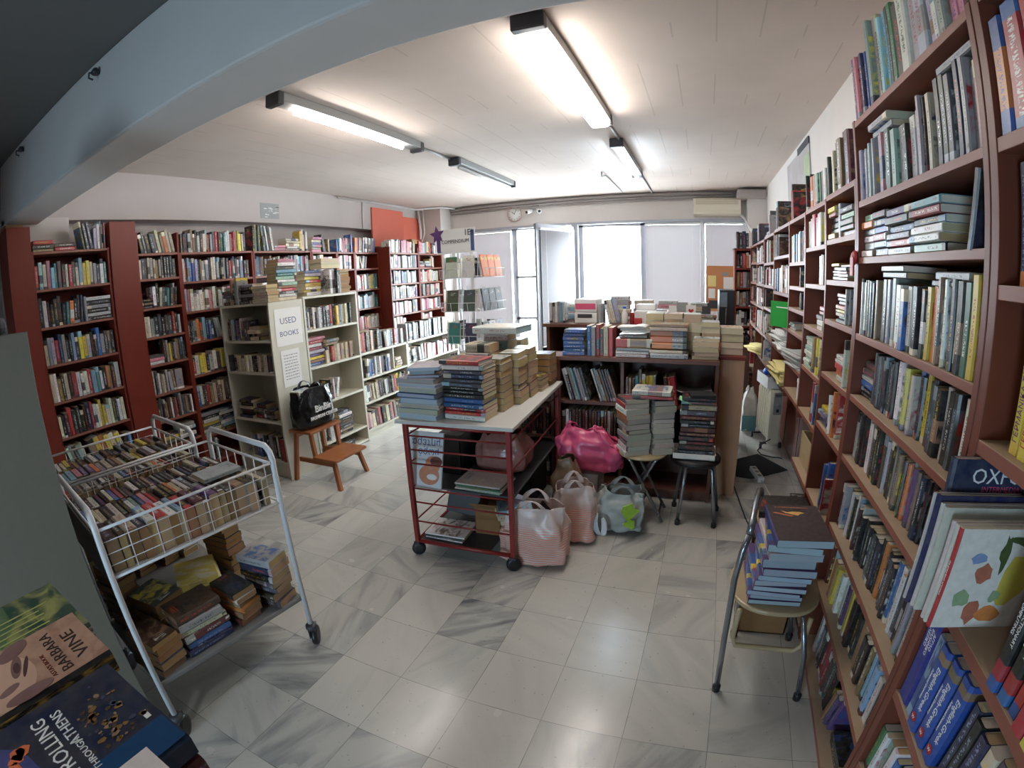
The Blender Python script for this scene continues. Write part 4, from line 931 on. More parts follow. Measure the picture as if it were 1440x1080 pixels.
# low cream shelves along the left aisle
ZC = [.935, .665, .40, .095]
MWC, x0, x1 = bookcase('low cream shelves in the aisle, nearer unit past the used-book shelves', (-3.3, 3.94, 0), LU, LN, .89, .30, .935, ZC, .022, wood=CREAM, roof=.94)
MB(MWC).box((.60, .01, .67), (.618, .28, .915)).build('divider', CREAM, bpy.data.objects[[o.name for o in COL.objects if o.name.startswith('bookcase')][-1]], bevel=.001)
WC_ = ' of nearer low cream shelves'
for j, sp in enumerate(['orrkfikdkd^.21=.5 L:dw@6 w skrls=.97', 'dkwbbwkwrcnbw=.62 G:.74 s:yfii^.12', 'L:wnfiifkkwsddfryyzvx@5=.97', 'L:piimpkikpfkkikf@6=.97']):
    row(MWC, x0, x1, ZC[j] + (.006 if j == 0 else 0), ('on top' if j == 0 else 'on %s shelf' % ORD[j]) + WC_, sp, hr=(.17, .205), tr=(.022, .038), end='from near end', pages='wia', room=(ZC[j - 1] - .024 - ZC[j]) if j else None)
MWD, x0, x1 = bookcase('low cream shelves in the aisle, farther unit by the wire book rack', (-3.3, 4.835, 0), LU, LN, 1.3, .30, .935, ZC, .022, wood=CREAM, roof=.94)
WD_ = ' of farther low cream shelves'
for j, sp in enumerate(['skkddmkskdkknssdkkdg^.21=.8', 'L:kwkwk@8=.3 rpwpwrpswpwrpw=.95', 'kwrfikwd=.8', 'kwi']):
    row(MWD, x0, x1, ZC[j] + (.006 if j == 0 else 0), ('on top' if j == 0 else 'on %s shelf' % ORD[j]) + WD_, sp, hr=(.16, .2), tr=(.022, .036), end='from near end', room=(ZC[j - 1] - .024 - ZC[j]) if j else None)

# ------------------------------------------------------------------ step stool and black carrier bag
c = thing('step_stool', 'orange pine step stool standing in front of the cream shelves', 'stool', (-2.98, 2.95, 0))
s0 = (-3.02, 2.93)
MS = frame((-3.24, 2.80, 0), (0, 1, 0), (-1, 0, 0)) @ T(0, 0, 0)
# local: a along +Y, b negative towards the aisle
SX = frame((-3.22, 2.78, 0), (.0, 1.0), (-1.0, .0))
def leg4(pa, pb, w, name, parent, m):
    m_ = MB(); d = (V(pb) - V(pa)); x = V((1, 0, 0)); y = V((0, 1, 0))
    vs = [V(p) + x * i * w / 2 + y * j * w / 2 for p in (pa, pb) for i, j in ((-1, -1), (1, -1), (1, 1), (-1, 1))]
    m_.add(vs, [(0, 3, 2, 1), (4, 5, 6, 7), (0, 1, 5, 4), (1, 2, 6, 5), (2, 3, 7, 6), (3, 0, 4, 7)])
    return m_.build(name, m, parent, bevel=.004)
# top: X -3.24..-2.98, Y 2.80..3.18 ; lower step towards the aisle (+X)
leg4((-3.24, 2.78, 0), (-3.20, 2.83, .44), .036, 'leg', c, STOOLWOOD); leg4((-3.24, 3.2, 0), (-3.20, 3.15, .44), .036, 'leg', c, STOOLWOOD)
leg4((-2.69, 2.76, 0), (-2.79, 2.83, .24), .036, 'leg', c, STOOLWOOD); leg4((-2.75, 3.2, 0), (-2.79, 3.15, .24), .036, 'leg', c, STOOLWOOD)
leg4((-3.0, 2.83, .23), (-3.02, 2.83, .44), .034, 'upright', c, STOOLWOOD); leg4((-3.0, 3.15, .23), (-3.02, 3.15, .44), .034, 'upright', c, STOOLWOOD)
MB().box((-3.26, 2.79, .44), (-2.98, 3.19, .465)).build('top_step', STOOLWOOD, c, bevel=.006)
MB().box((-2.99, 2.78, .225), (-2.72, 3.2, .25)).build('lower_step', STOOLWOOD, c, bevel=.006)
for y in (2.83, 3.15): MB().box((-3.2, y - .012, .17), (-2.78, y + .012, .21)).build('rail', STOOLWOOD, c, bevel=.003)
MB().box((-3.21, 2.84, .39), (-3.19, 3.14, .43)).build('apron', STOOLWOOD, c, bevel=.003)

def bag(name, label, centre, w, d, h, m, yaw=0.0, seed=1, taper=.85, pinch=.55, wrinkle=.05, lean=(0, 0), group=None, handles=True, handle_mat=None, n=40, open_top=True, cat='bag', crumple=.05):
    """Soft carrier bag: bulging wrinkled skin that gathers at its mouth, two loop handles."""
    rr = random.Random(seed); root = thing(name, label, cat, centre, group)
    Mb = T(centre[0], centre[1], centre[2] + crumple * .35) @ rotz(yaw)
    vs = []; fs = []; rows_ = 13
    ph = [(rr.uniform(2, 9), rr.uniform(0, 6.3), rr.uniform(.4, 1)) for _ in range(8)]
    prof = [0, .02, .08, .18, .3, .42, .54, .66, .76, .84, .90, .95, 1.0]
    for i, f in enumerate(prof):
        bulge = 1 + .07 * math.sin(PI * min(1, f / .8)) - (0.08 if f < .015 else 0)
        k = bulge if f < .66 else bulge + (pinch - bulge) * ((f - .66) / .34) ** 1.2 * (1 if open_top else 1)
        for j in range(n):
            a = 2 * PI * j / n; ca_, sa = math.cos(a), math.sin(a); e = .5
            x = math.copysign(abs(ca_) ** e, ca_) * w / 2 * k; y = math.copysign(abs(sa) ** e, sa) * d / 2 * k * (1 - (1 - taper) * f)
            wob = sum(q[2] * math.sin(q[0] * a + q[1] + f * 7 * (q[2] - .3)) for q in ph) / 8 * wrinkle * (0.5 + f * 1.6)
            zz = f * h + (math.sin(a * 2 + ph[0][1]) * .05 + math.sin(a * 5 + ph[1][1]) * .025) * h * max(0, f - .6) * 2
            vs.append((x * (1 + wob * 3) + lean[0] * f * f, y * (1 + wob * 3) + lean[1] * f * f, max(0.001, zz)))
    for i in range(rows_ - 1):
        for j in range(n): fs.append((i * n + j, i * n + (j + 1) % n, (i + 1) * n + (j + 1) % n, (i + 1) * n + j))
    fs.append(tuple(range(n - 1, -1, -1)))
    mm = MB(Mb); mm.add(vs, fs, True); bo = mm.build('bag_body', m, root, sub=1)
    for nm_, typ, sc, st in (('crumple', 'CLOUDS', .13, crumple), ('crease', 'STUCCI', .05, crumple * .35)):
        tx = bpy.data.textures.get(nm_) or bpy.data.textures.new(nm_, typ); tx.noise_scale = sc
        md = bo.modifiers.new(nm_, 'DISPLACE'); md.texture = tx; md.strength = st; md.mid_level = .6; md.texture_coords = 'GLOBAL'
    md = bo.modifiers.new('skin', 'SOLIDIFY'); md.thickness = .0015
    if handles:
        for s in (-1, 1):
            y = s * d * .32 * pinch
            p = [(-w * .2, y, h * .93), (-w * .17, y * 1.05, h * 1.06), (-w * .05, y * 1.3, h * 1.17), (w * .07, y * 1.3, h * 1.16), (w * .17, y * 1.05, h * 1.05), (w * .2, y, h * .92)]
            p = [(a_ + lean[0], b_ + lean[1], c_) for a_, b_, c_ in p]
            mh = MB(Mb)
            vs = []; fs = []
            for k, q in enumerate(p):
                wd = .016 + .006 * math.sin(k * 2.1 + seed)
                vs += [(q[0] - wd, q[1] - .006, q[2]), (q[0], q[1] + .004, q[2] + .006), (q[0] + wd, q[1] - .004, q[2] - .004)]
            for k in range(5):
                for j in range(2): fs.append((k * 3 + j, k * 3 + j + 1, k * 3 + j + 4, k * 3 + j + 3))
            mh.add(vs, fs, True); mh.build('handle', handle_mat or m, root, solid=.003, sub=1)
    return root
bb = bag('carrier_bag', 'black plastic carrier bag with white print on the step stool', (-3.12, 2.985, .470), .41, .22, .33, BLACKBAG, yaw=PI / 2, seed=5, wrinkle=.03, pinch=.92, handles=True, crumple=.025)
lettering('BinBin', .085, WHITEINK, bb, basis((-2.988, 3.0, .64), (.0, 1, 0), (0, 0, 1)), th=.012); lettering('FASHION CENTER', .042, WHITEINK, bb, basis((-2.988, 3.0, .57), (0, 1, 0), (0, 0, 1)), th=.012)
stack(-3.13, 2.90, .69, 0, 'iyw', 'sticking out of black carrier bag', total=.12, hs=(.16, .19), ds=(.11, .13))
# ------------------------------------------------------------------ white wire book trolleys
TR = math.atan2(-.127, .992)          # both stand a little askew
def trolley(label, O, L=.765, Wd=.59):
    u = V((.127, .992, 0)); w_ = V((-.992, .127, 0))
    M = Matrix(((u.x, w_.x, 0, O[0]), (u.y, w_.y, 0, O[1]), (0, 0, 1, 0), (0, 0, 0, 1)))
    r = thing('book_trolley', label, 'trolley', O, 'white wire book trolleys')
    for a in (0, L):
        p = [(a, 0, .13), (a, 0, .97), (a, .012, 1.01), (a, .045, 1.032), (a, Wd - .045, 1.032), (a, Wd - .012, 1.01), (a, Wd, .97), (a, Wd, .13)]
        MB(M).tube(p, .0125, 10).build('end_frame', WHITEMETAL, r)
        MB(M).tube([(a, .012, .955), (a, Wd - .012, .955)], .006, 6).build('cross_rod', WHITEMETAL, r)
    for b in (0, Wd):
        MB(M).tube([(0, b, .965), (L, b, .965)], .006, 8).build('top_rail', WHITEMETAL, r)
        MB(M).tube([(0, b, .782), (L, b, .782)], .0055, 8).build('bottom_rail', WHITEMETAL, r)
        m = MB(M)
        for z in (.828, .872, .918): m.tube([(0, b, z), (L, b, z)], .0017, 5)
        for k in range(1, 7): m.tube([(L * k / 7, b, .782), (L * k / 7, b, .965)], .0021, 5)
        m.build('wire_side', WHITEMETAL, r)
    MB(M).box((.01, .01, .776), (L - .01, Wd - .01, .784)).build('basket_floor', WHITEMETAL, r)
    m = MB(M)
    for k in range(1, 7): m.tube([(L, Wd * k / 7, .782), (L, Wd * k / 7, .955)], .003, 5)
    m.tube([(L, .01, .782), (L, Wd - .01, .782)], .007, 6); m.build('wire_end', WHITEMETAL, r)
    MB(M).box((-.004, .012, .74), (.002, Wd - .012, .925)).build('end_panel', mat('dark_painted_panel', rgb(70, 66, 62), .5), r)
    MB(M).box((0, .0, .272), (L, Wd, .296)).build('lower_shelf', mat('worn_grey_enamel', rgb(120, 118, 116), .5, var=.2, scale=12), r, bevel=.006)  # tray colour darkened for the shade beneath the basket
    for a in (0, L):
        for b in (0, Wd):
            q = thing.__call__ if False else None
            Mc = M @ T(a, b, 0)
            MB(Mc).tube([(0, 0, .17), (0, 0, .12)], .010, 8).build('caster_stem', CHROME, r)
            cs = MB(Mc).lathe([(.012, .125), (.028, .12), (.03, .105), (.024, .095)], n=14).build('caster', DARKGREY, r)
            MB(Mc @ T(.012, 0, .05) @ rotz(.7) @ Matrix.Rotation(PI / 2, 4, 'X')).lathe([(.03, -.014), (.048, -.012), (.05, 0), (.048, .012), (.03, .014)], n=18).build('wheel', BLACKP, cs)
            MB(Mc @ rotz(.7)).box((-.02, -.018, .045), (.034, -.0145, .115)).box((-.02, .0145, .045), (.034, .018, .115)).build('fork', DARKGREY, cs)
    return M
MT1 = trolley('white wire book trolley nearest the camera, loaded with paperbacks', (-1.685, .487, 0))
MT2 = trolley('white wire book trolley standing behind the nearest one', (-2.325, .50, 0))
def spines_up(M, a0, a1, b, cols, where, hs=(.172, .182), ds=(.105, .125), ts=(.014, .03), z=.7855, pages='ba', tilt=0, end='from aisle-corner end'):
    a = a0
    i = 0
    while a < a1 - .012:
        c = cols[i % len(cols)]; i += 1
        t = R.uniform(*ts); h = R.uniform(*hs); d = R.uniform(*ds)
        if a + t > a1: break
        A = M @ T(a + t / 2, b + R.uniform(0, .012), z + d + .001) @ Matrix(((1, 0, 0, 0), (0, 0, 1, 0), (0, -1, 0, 0), (0, 0, 0, 1)))
        book(A, h, d, t, c, where, end, R.choice(pages)); a += t + .0014
TE = 'from near corner'
spines_up(MT1, .022, .70, .018, 'xxinwrwcrmmvxxfkoosndwwk', 'in front row of near book trolley', end=TE, ts=(.026, .05), ds=(.115, .14))
spines_up(MT1, .705, .75, .018, 'iy', 'at far end of front row of near book trolley', end=TE)
spines_up(MT1, .022, .75, .212, 'bxiinwdkwzbprkkkoiwdkssnkw', 'in middle row of near book trolley', end=TE, ts=(.016, .03))
spines_up(MT1, .022, .75, .404, 'kdxwnkibrxdwkxfnsk', 'in back row of near book trolley', hs=(.165, .172), end=TE)
spines_up(MT2, .03, .75, .02, 'owrkdfikwwxdibrkdwki', 'in front row of rear book trolley', end=TE, ts=(.018, .032))
spines_up(MT2, .03, .75, .214, 'rocccpvvosixfwdwyfxwkcxi', 'in middle row of rear book trolley', end=TE, ts=(.02, .034), ds=(.115, .135))
spines_up(MT2, .03, .75, .405, 'kdkxfwiymfxkdwncxk', 'in back row of rear book trolley', hs=(.165, .172), end=TE, ds=(.11, .14))
# two pale books lying across the near trolley
book(MT1 @ T(.50, .135, .94) @ Matrix(((0, 0, 1, 0), (0, 1, 0, 0), (-1, 0, 0, 0), (0, 0, 0, 1))), .18, .12, .02, 's', label='pale grey paperback lying flat across the front rows of the near trolley', pages='a')
# lower tray of the near trolley
LT = 'on near trolley tray'
a = MT1 @ V((.665, .11, 0)); stack(a.x, a.y, .2975, 97 + 180, 'xxddkns', 'in aisle-end pile ' + LT, total=.25, hs=(.185, .2), ds=(.12, .13), pages='a', ja=5)
a = MT1 @ V((.49, .12, 0)); stack(a.x, a.y, .2975, 97 + 175, 'mfofok', 'in middle pile ' + LT, total=.17, hs=(.175, .185), ds=(.11, .12), pages='b', ja=8)
a = MT1 @ V((.285, .12, 0)); stack(a.x, a.y, .2975, 7 - 7 - 7, 'nbmisx', 'in hardback pile ' + LT, total=.19, hs=(.205, .225), ds=(.14, .16), hard=1, pages='a', ja=3)
a = MT1 @ V((.078, .11, 0)); stack(a.x, a.y, .2975, 97, 'xfxox', 'in near-corner pile ' + LT, total=.16, hs=(.19, .2), ds=(.12, .13), pages='b')
a = MT1 @ V((.45, .40, 0)); stack(a.x, a.y, .2975, 60, 'xwiy', 'in picture-book pile at the back ' + LT, total=.14, hs=(.28, .3), ds=(.2, .22), ts=(.02, .03))
a = MT1 @ V((.2, .315, 0)); stack(a.x, a.y, .2975, 97, 'kxdke', 'in dark pile at the back ' + LT, total=.2, hs=(.195, .205), ds=(.15, .17), pages='b')

# ------------------------------------------------------------------ the grey-green cabinet end at the left edge
c = thing('grey_cabinet', 'plain grey cabinet end at the left edge of the picture', 'cabinet', (-1.95, .1, 0))
MB().box((-1.715, -.35, 0), (-1.69, .42, 1.632)).build('side_panel', GREYBOARD, c, bevel=.002)
MB().box((-2.5, -.35, 0), (-2.475, .42, 1.632)).build('side_panel', GREYBOARD, c, bevel=.002)
MB().box((-2.475, -.35, 0), (-1.715, -.33, 1.632)).build('back_panel', GREYBOARD, c)
for z in (.1, .5, .9, 1.27, 1.632): MB().box((-2.475, -.33, z - .025), (-1.715, .415, z)).build('shelf', GREYBOARD, c)
MG = frame((-1.715, .4, 0), (-1, 0, 0), (0, -1, 0))
for z, sp in ((1.27, 'wkdns^.27 kwdd^.26'), (.9, 'nwswnkkd^.29'), (.5, 'kkndw^.3')):
    row(MG, .03, .7, z, 'on the grey cabinet shelves facing the trolleys', sp, inset=(-.05, .02), tr=(.02, .035), dr=(.18, .2), end='from right end')
tag(MB().box((-2.3, .0, 1.634), (-1.78, .38, 1.69)).box((-2.28, .02, 1.692), (-1.8, .36, 1.74)).build('folded_cloth', DARKGREY, bevel=.02), 'dark folded cloths on top of the grey cabinet', 'cloth')

# ------------------------------------------------------------------ the display stand with the three big paperbacks in front
STZ = 1.235
c = thing('display_stand', 'dark low display stand under the three foreground books', 'stand', (-.85, -.1, 0))
MB().box((-.80, -.5, STZ - .03), (-.42, .118, STZ)).build('top', DARKWOOD, c, bevel=.004)
for x in (-.79, -.47):
    for y in (-.48, .07): MB().box((x, y, 0), (x + .04, y + .04, STZ - .03)).build('leg', DARKWOOD, c)
def flat_cover(cx, cy, z, ydir, h, d, t, c, label, pages='w', extra=None, **k):
    """Book lying on its back, spine towards -ydir (degrees), front cover up; head of the book points along ydir-90."""
    a = math.radians(ydir)
    A = T(cx, cy, z + t / 2) @ rotz(a - PI / 2) @ Matrix(((0, 0, -1, 0), (0, 1, 0, 0), (1, 0, 0, 0), (0, 0, 0, 1))) @ T(0, -d / 2, -h / 2)
    return book(A, h, d, t, c, label=label, pages=pages, extra=extra, **k)

for (q, M_, nm) in ((.06, MT1, 'near'), (.64, MT1, 'near'), (.06, MT2, 'rear'), (.21, MT2, 'rear'), (.36, MT2, 'rear'), (.51, MT2, 'rear'), (.64, MT2, 'rear')):
    a = M_ @ V((q + .03, .50 if nm == 'near' else .3, 0)); stack(a.x, a.y, .2975, 97, pick('kxdkmxk', 9), 'in rear dark piles on %s trolley tray' % nm, total=.30, hs=(.17, .185), ds=(.10, .115), pages='b')
bag('black_bag', 'bulky black bag piled on top of the grey cabinet at the left edge', (-2.05, .18, 1.745), .5, .34, .3, BLACKBAG, seed=77, handles=False, wrinkle=.06, pinch=.7, crumple=.04)
# foreground books
def asta_art(B, o):
    x = B['t'] / 2 + .0004
    sh = mat('print_mauve', rgb(126, 96, 92), .4, var=.3, scale=40); um = mat('print_umber', rgb(84, 62, 58), .4, var=.3, scale=40); fl = mat('print_face', rgb(196, 160, 138), .4, var=.12, scale=30)
    for k, (cy, cz, ry, rz, m, t_) in enumerate(((.055, .125, .052, .046, fl, 0), (.105, .092, .014, .024, sh, .5), (.07, .098, .022, .007, sh, -.3), (.068, .098, .011, .0045, um, -.2), (.062, .088, .02, .003, um, -.4), (.035, .118, .006, .014, sh, .3), (.06, .146, .018, .005, um, .2), (.058, .151, .013, .004, sh, .2), (.012, .10, .010, .03, sh, 0), (.10, .155, .018, .018, um, .6))):
        Mb = basis((x, cy, cz), (0, 1, 0), (0, 0, 1)) @ rotz(t_)
        MB(Mb).prism([(ry * math.cos(j * PI / 14), rz * math.sin(j * PI / 14)) for j in range(28)], 0, .00015 + k * .00004).build('cover_picture', m, o)
DB = mat('umber_ink', rgb(52, 38, 34), .5, var=.05)
flat_cover(-.592, .03, 1.268, 180, .178, .12, .032, 'f', 'brown-pink paperback lettered BARBARA VINE in the foreground pile', 'a', plain=True,
           bands=[(.5, 'f', .5), (1, 'f', .5)], art=(196, 160, 136), extra=[cover_text('VINE', DB, .054, .024, .025, sq=1.2), cover_text('BARBARA', DB, .058, .049, .0205, sq=1.05), cover_text("ASTA'S BOOK", mat('rust_ink', rgb(120, 56, 44), .5),   .04, .066, .0085), asta_art])
BOOKS[-1].update(spinecol=cl((30, 26, 28)), base=cl((176, 136, 112)), cols=[cl((182, 144, 122))] * 2, cover=.5, art=cl((158, 118, 98)))
flat_cover(-.59, .025, 1.2365, 180, .178, .12, .029, 'k', 'black-spined paperback directly under the brown-pink foreground paperback', 'a')
def stroll_art(B, o):
    x = B['t'] / 2 + .0004; rr = random.Random(8)
    gold = mat('print_gold', rgb(130, 100, 60), .4, var=.5, scale=90); flesh = mat('print_flesh', rgb(150, 120, 96), .4, var=.5, scale=90)
    MB(basis((x, .022, .06), (0, 1, 0), (0, 0, 1))).box((-.02, -.058, 0), (.02, .075, .0002)).build('cover_band', mat('print_petrol', rgb(30, 66, 104), .35, var=.2, scale=30), o)
    for k in range(64):
        cy = min(.15, max(.05, rr.gauss(.085, .02))); cz = min(.085, max(.012, rr.gauss(.042, .014))); s = rr.uniform(.0008, .0036)
        MB(basis((x, cy, cz), (0, 1, 0), (0, 0, 1))).prism([(s * (1 + rr.uniform(-.4, .4)) * math.cos(j * PI / 3.5), 1.3 * s * (1 + rr.uniform(-.4, .4)) * math.sin(j * PI / 3.5)) for j in range(7)], 0, .0003).build('cover_picture', rr.choice((gold, flesh, mat('print_bark', rgb(84, 66, 48), .4, var=.5, scale=90), mat('print_slate', rgb(70, 74, 92), .4, var=.4, scale=60))), o)
    MB(basis((x, .08, .16), (0, 1, 0), (0, 0, 1))).prism([(.06 * math.cos(j * PI / 8), .04 * math.sin(j * PI / 8)) for j in range(16)], 0, .0003).build('cover_picture', mat('print_violet', rgb(72, 74, 122), .4, var=.3, scale=30), o)
    for k in range(9):
        a = k * .35; cy = .085 + .03 * math.cos(a); cz = .125 + .016 * math.sin(a)
        MB(basis((x + .0003, cy, cz), (0, 1, 0), (0, 0, 1))).prism([(.008 * (1 + rr.uniform(-.4, .4)) * math.cos(j * PI / 4), .007 * (1 + rr.uniform(-.4, .4)) * math.sin(j * PI / 4)) for j in range(8)], 0, .0003).build('cover_picture', mat('print_coral', rgb(210, 112, 74), .4, var=.25, scale=60), o)
    Mp = basis((x, .055, .012), (0, 1, 0), (0, 0, 1)); MB(Mp).box((-.006, -.003, 0), (.006, .003, .0003)).build('cover_mark', WHITEINK, o)
flat_cover(-.4355, -.012, 1.272, 180, .235, .16, .028, 'n', 'dark navy paperback lettered STROLLING THROUGH ATHENS in the foreground pile', 'w', plain=True,
           extra=[cover_text('STROLLING', WHITEINK, .088, .098, .0235, sq=.86), cover_text('THROUGH', WHITEINK, .06, .077, .0105), cover_text('ATHENS', WHITEINK, .108, .078, .0175, sq=.9), stroll_art])
BOOKS[-1].update(cover=.5, art=cl((44, 44, 58)), cols=[cl((28, 36, 62))] * 6, spinecol=cl((20, 44, 74)), base=cl((26, 30, 50)))
flat_cover(-.43, -.01, 1.2365, 180, .23, .158, .034, 'n', 'dark blue book under the navy foreground paperback', 'w')
def green_art(B, o):
    x = B['t'] / 2 + .0004; rr = random.Random(5); pal = mat('print_lime', rgb(176, 184, 110), .4, var=.3, scale=40)
    for k in range(7): MB(basis((x, .03 + .014 * k, .085 + rr.uniform(-.01, .01)), (0, 1, 0), (0, 0, 1))).box((-.0014, -.05, 0), (.0014, .03, .0003)).build('cover_picture', pal, o)
    for k in range(0): MB(basis((x, rr.uniform(.03, .14), rr.uniform(.02, .06)), (0, 1, 0), (0, 0, 1))).prism([(.014 * (1 + rr.uniform(-.5, .5)) * math.cos(j * PI / 4), .008 * (1 + rr.uniform(-.5, .5)) * math.sin(j * PI / 4)) for j in range(8)], 0, .0003 + .00004 * k).build('cover_picture', rr.choice((mat('print_forest', rgb(46, 84, 66), .4, var=.4, scale=40), mat('print_ochre', rgb(176, 136, 60), .4, var=.4, scale=40))), o)
flat_cover(-.745, .03, 1.2365, 180, .215, .168, .032, 'e', 'green and ochre landscape paperback at the left of the foreground pile', 'c', plain=True, bands=[(.4, 'e', .5), (.7, 'g', .5), (1, 'i', .5)], art=(150, 150, 90), extra=[green_art])
BOOKS[-1].update(cover=.5, cols=[cl((44, 72, 58)), cl((76, 104, 72)), cl((170, 176, 128))])
def frog(B, o):
    x = B['t'] / 2 + .0004; rr = random.Random(4)
    MB(basis((x, .05, .12), (0, 1, 0), (0, 0, 1))).prism([(.035 * math.cos(j * PI / 12), .035 * math.sin(j * PI / 12)) for j in range(24)], 0, .0004).build('cover_picture', mat('print_leaf', rgb(150, 176, 110), .4, var=.3, scale=50), o)
book(T(-.296, -.022, 1.3085) @ rotz(PI / 2) @ Matrix(((0, 0, -1, 0), (0, 1, 0, 0), (1, 0, 0, 0), (0, 0, 0, 1))) @ T(0, -.065, -.09), .18, .13, .012, 'w', label='thin white booklet with a green disc, lying on the navy foreground paperback', pages='w', plain=True, extra=[frog])


# ------------------------------------------------------------------ red trolley table
def leg(p, q, w, name, par, m): return leg4(p, q, w, name, par, m)
c = thing('trolley_table', 'red tube-framed trolley with a white top carrying piles of paperbacks', 'trolley', (-1.24, 2.75, 0))
P = [(-1.555, 2.19), (-.935, 2.225), (-.985, 3.29), (-1.60, 3.26)]
MB().prism([(-1.60, 2.15), (-.895, 2.19), (-.955, 3.33), (-1.65, 3.30)], .868, .89).build('table_top', mat('grey_white_laminate', rgb(196, 194, 190), .4, var=.05), c, bevel=.003)
for x, y in P: leg((x, y, .09), (x, y, .867), .028, 'leg', c, REDMETAL)
for i in range(4):
    a, b = P[i], P[(i + 1) % 4]
    MB().tube([(a[0], a[1], .852), (b[0], b[1], .852)], .012, 6).build('top_rail', REDMETAL, c); (MB().tube([(a[0], a[1], .1), (b[0], b[1], .1)], .013, 6).build('bottom_rail', REDMETAL, c) if i != 1 else None)
for z in (.79, .705, .62, .46, .37, .24): MB().tube([(P[0][0], P[0][1], z), (P[1][0], P[1][1], z)], .0055, 6).build('rod', REDMETAL, c)
for z in (.79, .62, .46, .24):
    if z > .5: MB().tube([(P[1][0], P[1][1], z), (P[2][0], P[2][1], z)], .0055, 6).build('rod', REDMETAL, c)
    MB().tube([(P[0][0], P[0][1], z), (P[3][0], P[3][1], z)], .0055, 6).build('rod', REDMETAL, c)
MB().prism([(-1.56, 2.2), (-1.085, 2.225), (-1.085, 3.27), (-1.6, 3.25)], .092, .102).build('lower_shelf', DARKGREY, c)
MB().prism([(-1.56, 2.28), (-.95, 2.30), (-.985, 3.28), (-1.6, 3.25)], .43, .44).build('middle_shelf', DARKGREY, c)
for x, y in P:
    m = MB(T(x, y, .045) @ rotz(.5) @ Matrix.Rotation(PI / 2, 4, 'X')).lathe([(.025, -.016), (.042, -.014), (.044, 0), (.042, .014), (.025, .016)], n=18)
    q = m.build('caster', BLACKP, c); MB(T(x, y, 0)).box((-.02, -.02, .08), (.02, .02, .095)).build('caster_plate', DARKGREY, q)
# piles on the white top: spines to the camera, page edges to the aisle
TT = .8905
stack(-1.455, 2.30, TT, 180, 'wcdcbnwl', 'in pale blue pile at aisle end of red trolley', total=.235, hs=(.225, .24), ds=(.24, .26), pages='cg', ja=3, hard=.5)
zt, _ = stack(-1.46, 2.31, TT + .236, 200, 'mol', 'on top of pale blue pile on red trolley', total=.055, hs=(.2, .22), ds=(.14, .2), pages='c')
zt, bl = stack(-1.195, 2.325, TT, -92, 'wrrbbkkkddnd', 'in front dark pile on red trolley', total=.275, hs=(.235, .25), ds=(.15, .17), pages='i', ja=2, jx=.004)
stack(-1.2, 2.32, zt, -92, 'wr', 'capping front dark pile on red trolley', total=.055, hs=(.24, .25), ds=(.16, .17), pages='w', ja=3, hard=1)
for (x, y, cs, tot, nm, pg) in ((-1.12, 2.535, 'ffdfxifs', .31, 'second', 'a'), (-1.09, 2.708, 'kxkfmwi', .32, 'third', 'a'), (-1.08, 2.878, 'xkfikdk', .32, 'fourth', 'a'), (-1.06, 3.048, 'iixk', .1, 'low fifth', 'a'), (-1.05, 3.216, 'dkxnk', .23, 'window-end', 'b'),
                             (-1.33, 2.56, 'wsfdiwb', .3, 'second inner', 'g'), (-1.32, 2.78, 'fwkmpwi', .36, 'third inner', 'a'), (-1.3, 3.02, 'iifwscw', .39, 'tall inner', 'i'), (-1.538, 2.62, 'wcslw', .2, 'left inner', 'c'), (-1.53, 2.95, 'kdwrs', .25, 'left window-end', 'g'), (-1.3, 3.24, 'wiis', .33, 'inner window-end', 'i')):
    stack(x, y, TT, -92 if 'inner' in nm else 180, cs, 'in %s pile on red trolley' % nm, total=tot, hs=(.175, .19) if 'inner' in nm else (.150, .160), ds=(.12, .14) if 'inner' not in nm else (.13, .16), pages=pg, ja=2.5, jx=.004, hard=.1)
book(T(-1.25, 2.95, TT + .392) @ rotz(-.1) @ Matrix(((0, 0, -1, 0), (0, 1, 0, 0), (1, 0, 0, 0), (0, 0, 0, 1))) @ T(.03, -.12, -.16), .32, .24, .045, 'w', label='large white box-like book topping the inner piles on the red trolley', hard=True, pages='c')
# things kept inside the red trolley
mg = thing('magazine', 'upside-down white baby magazine behind the red rods', 'magazine', (-1.485, 2.3, .44))
MM = basis((-1.49, 2.27, .62), (1, 0, .0), (0, .25, .97))
MB(MM).box((-.115, -.175, -.008), (.115, .165, 0)).build('pages', PAPER, mg)
MB(MM).box((-.115, -.175, .0005), (.115, .165, .003)).build('cover', mat('pale_print', rgb(206, 210, 214), .4, var=.08, scale=20), mg)
ML = MM @ rotz(PI)
lettering('μητέρα', .062, BLUEINK, mg, ML @ T(-.0, -.10, .0035), squeeze=.95); lettering('μωρό', .06, BLUEINK, mg, ML @ T(-.02, -.045, .0035), squeeze=.95)
for cx, cy, rx, ry, mm, k in ((.05, -.03, .05, .055, mat('skin_print', rgb(198, 132, 102), .5, var=.2, scale=30), .0042), (.03, -.09, .07, .06, mat('skin_print', rgb(198, 132, 102)), .0038), (.075, -.005, .04, .03, mat('hair_print', rgb(110, 60, 44), .5), .0046), (.05, -.1, .035, .018, PAPER, .005)):
    MB(MM).prism([(cx + rx * math.cos(j * PI / 8), cy + ry * math.sin(j * PI / 8)) for j in range(16)], .003, k).build('cover_picture', mm, mg)
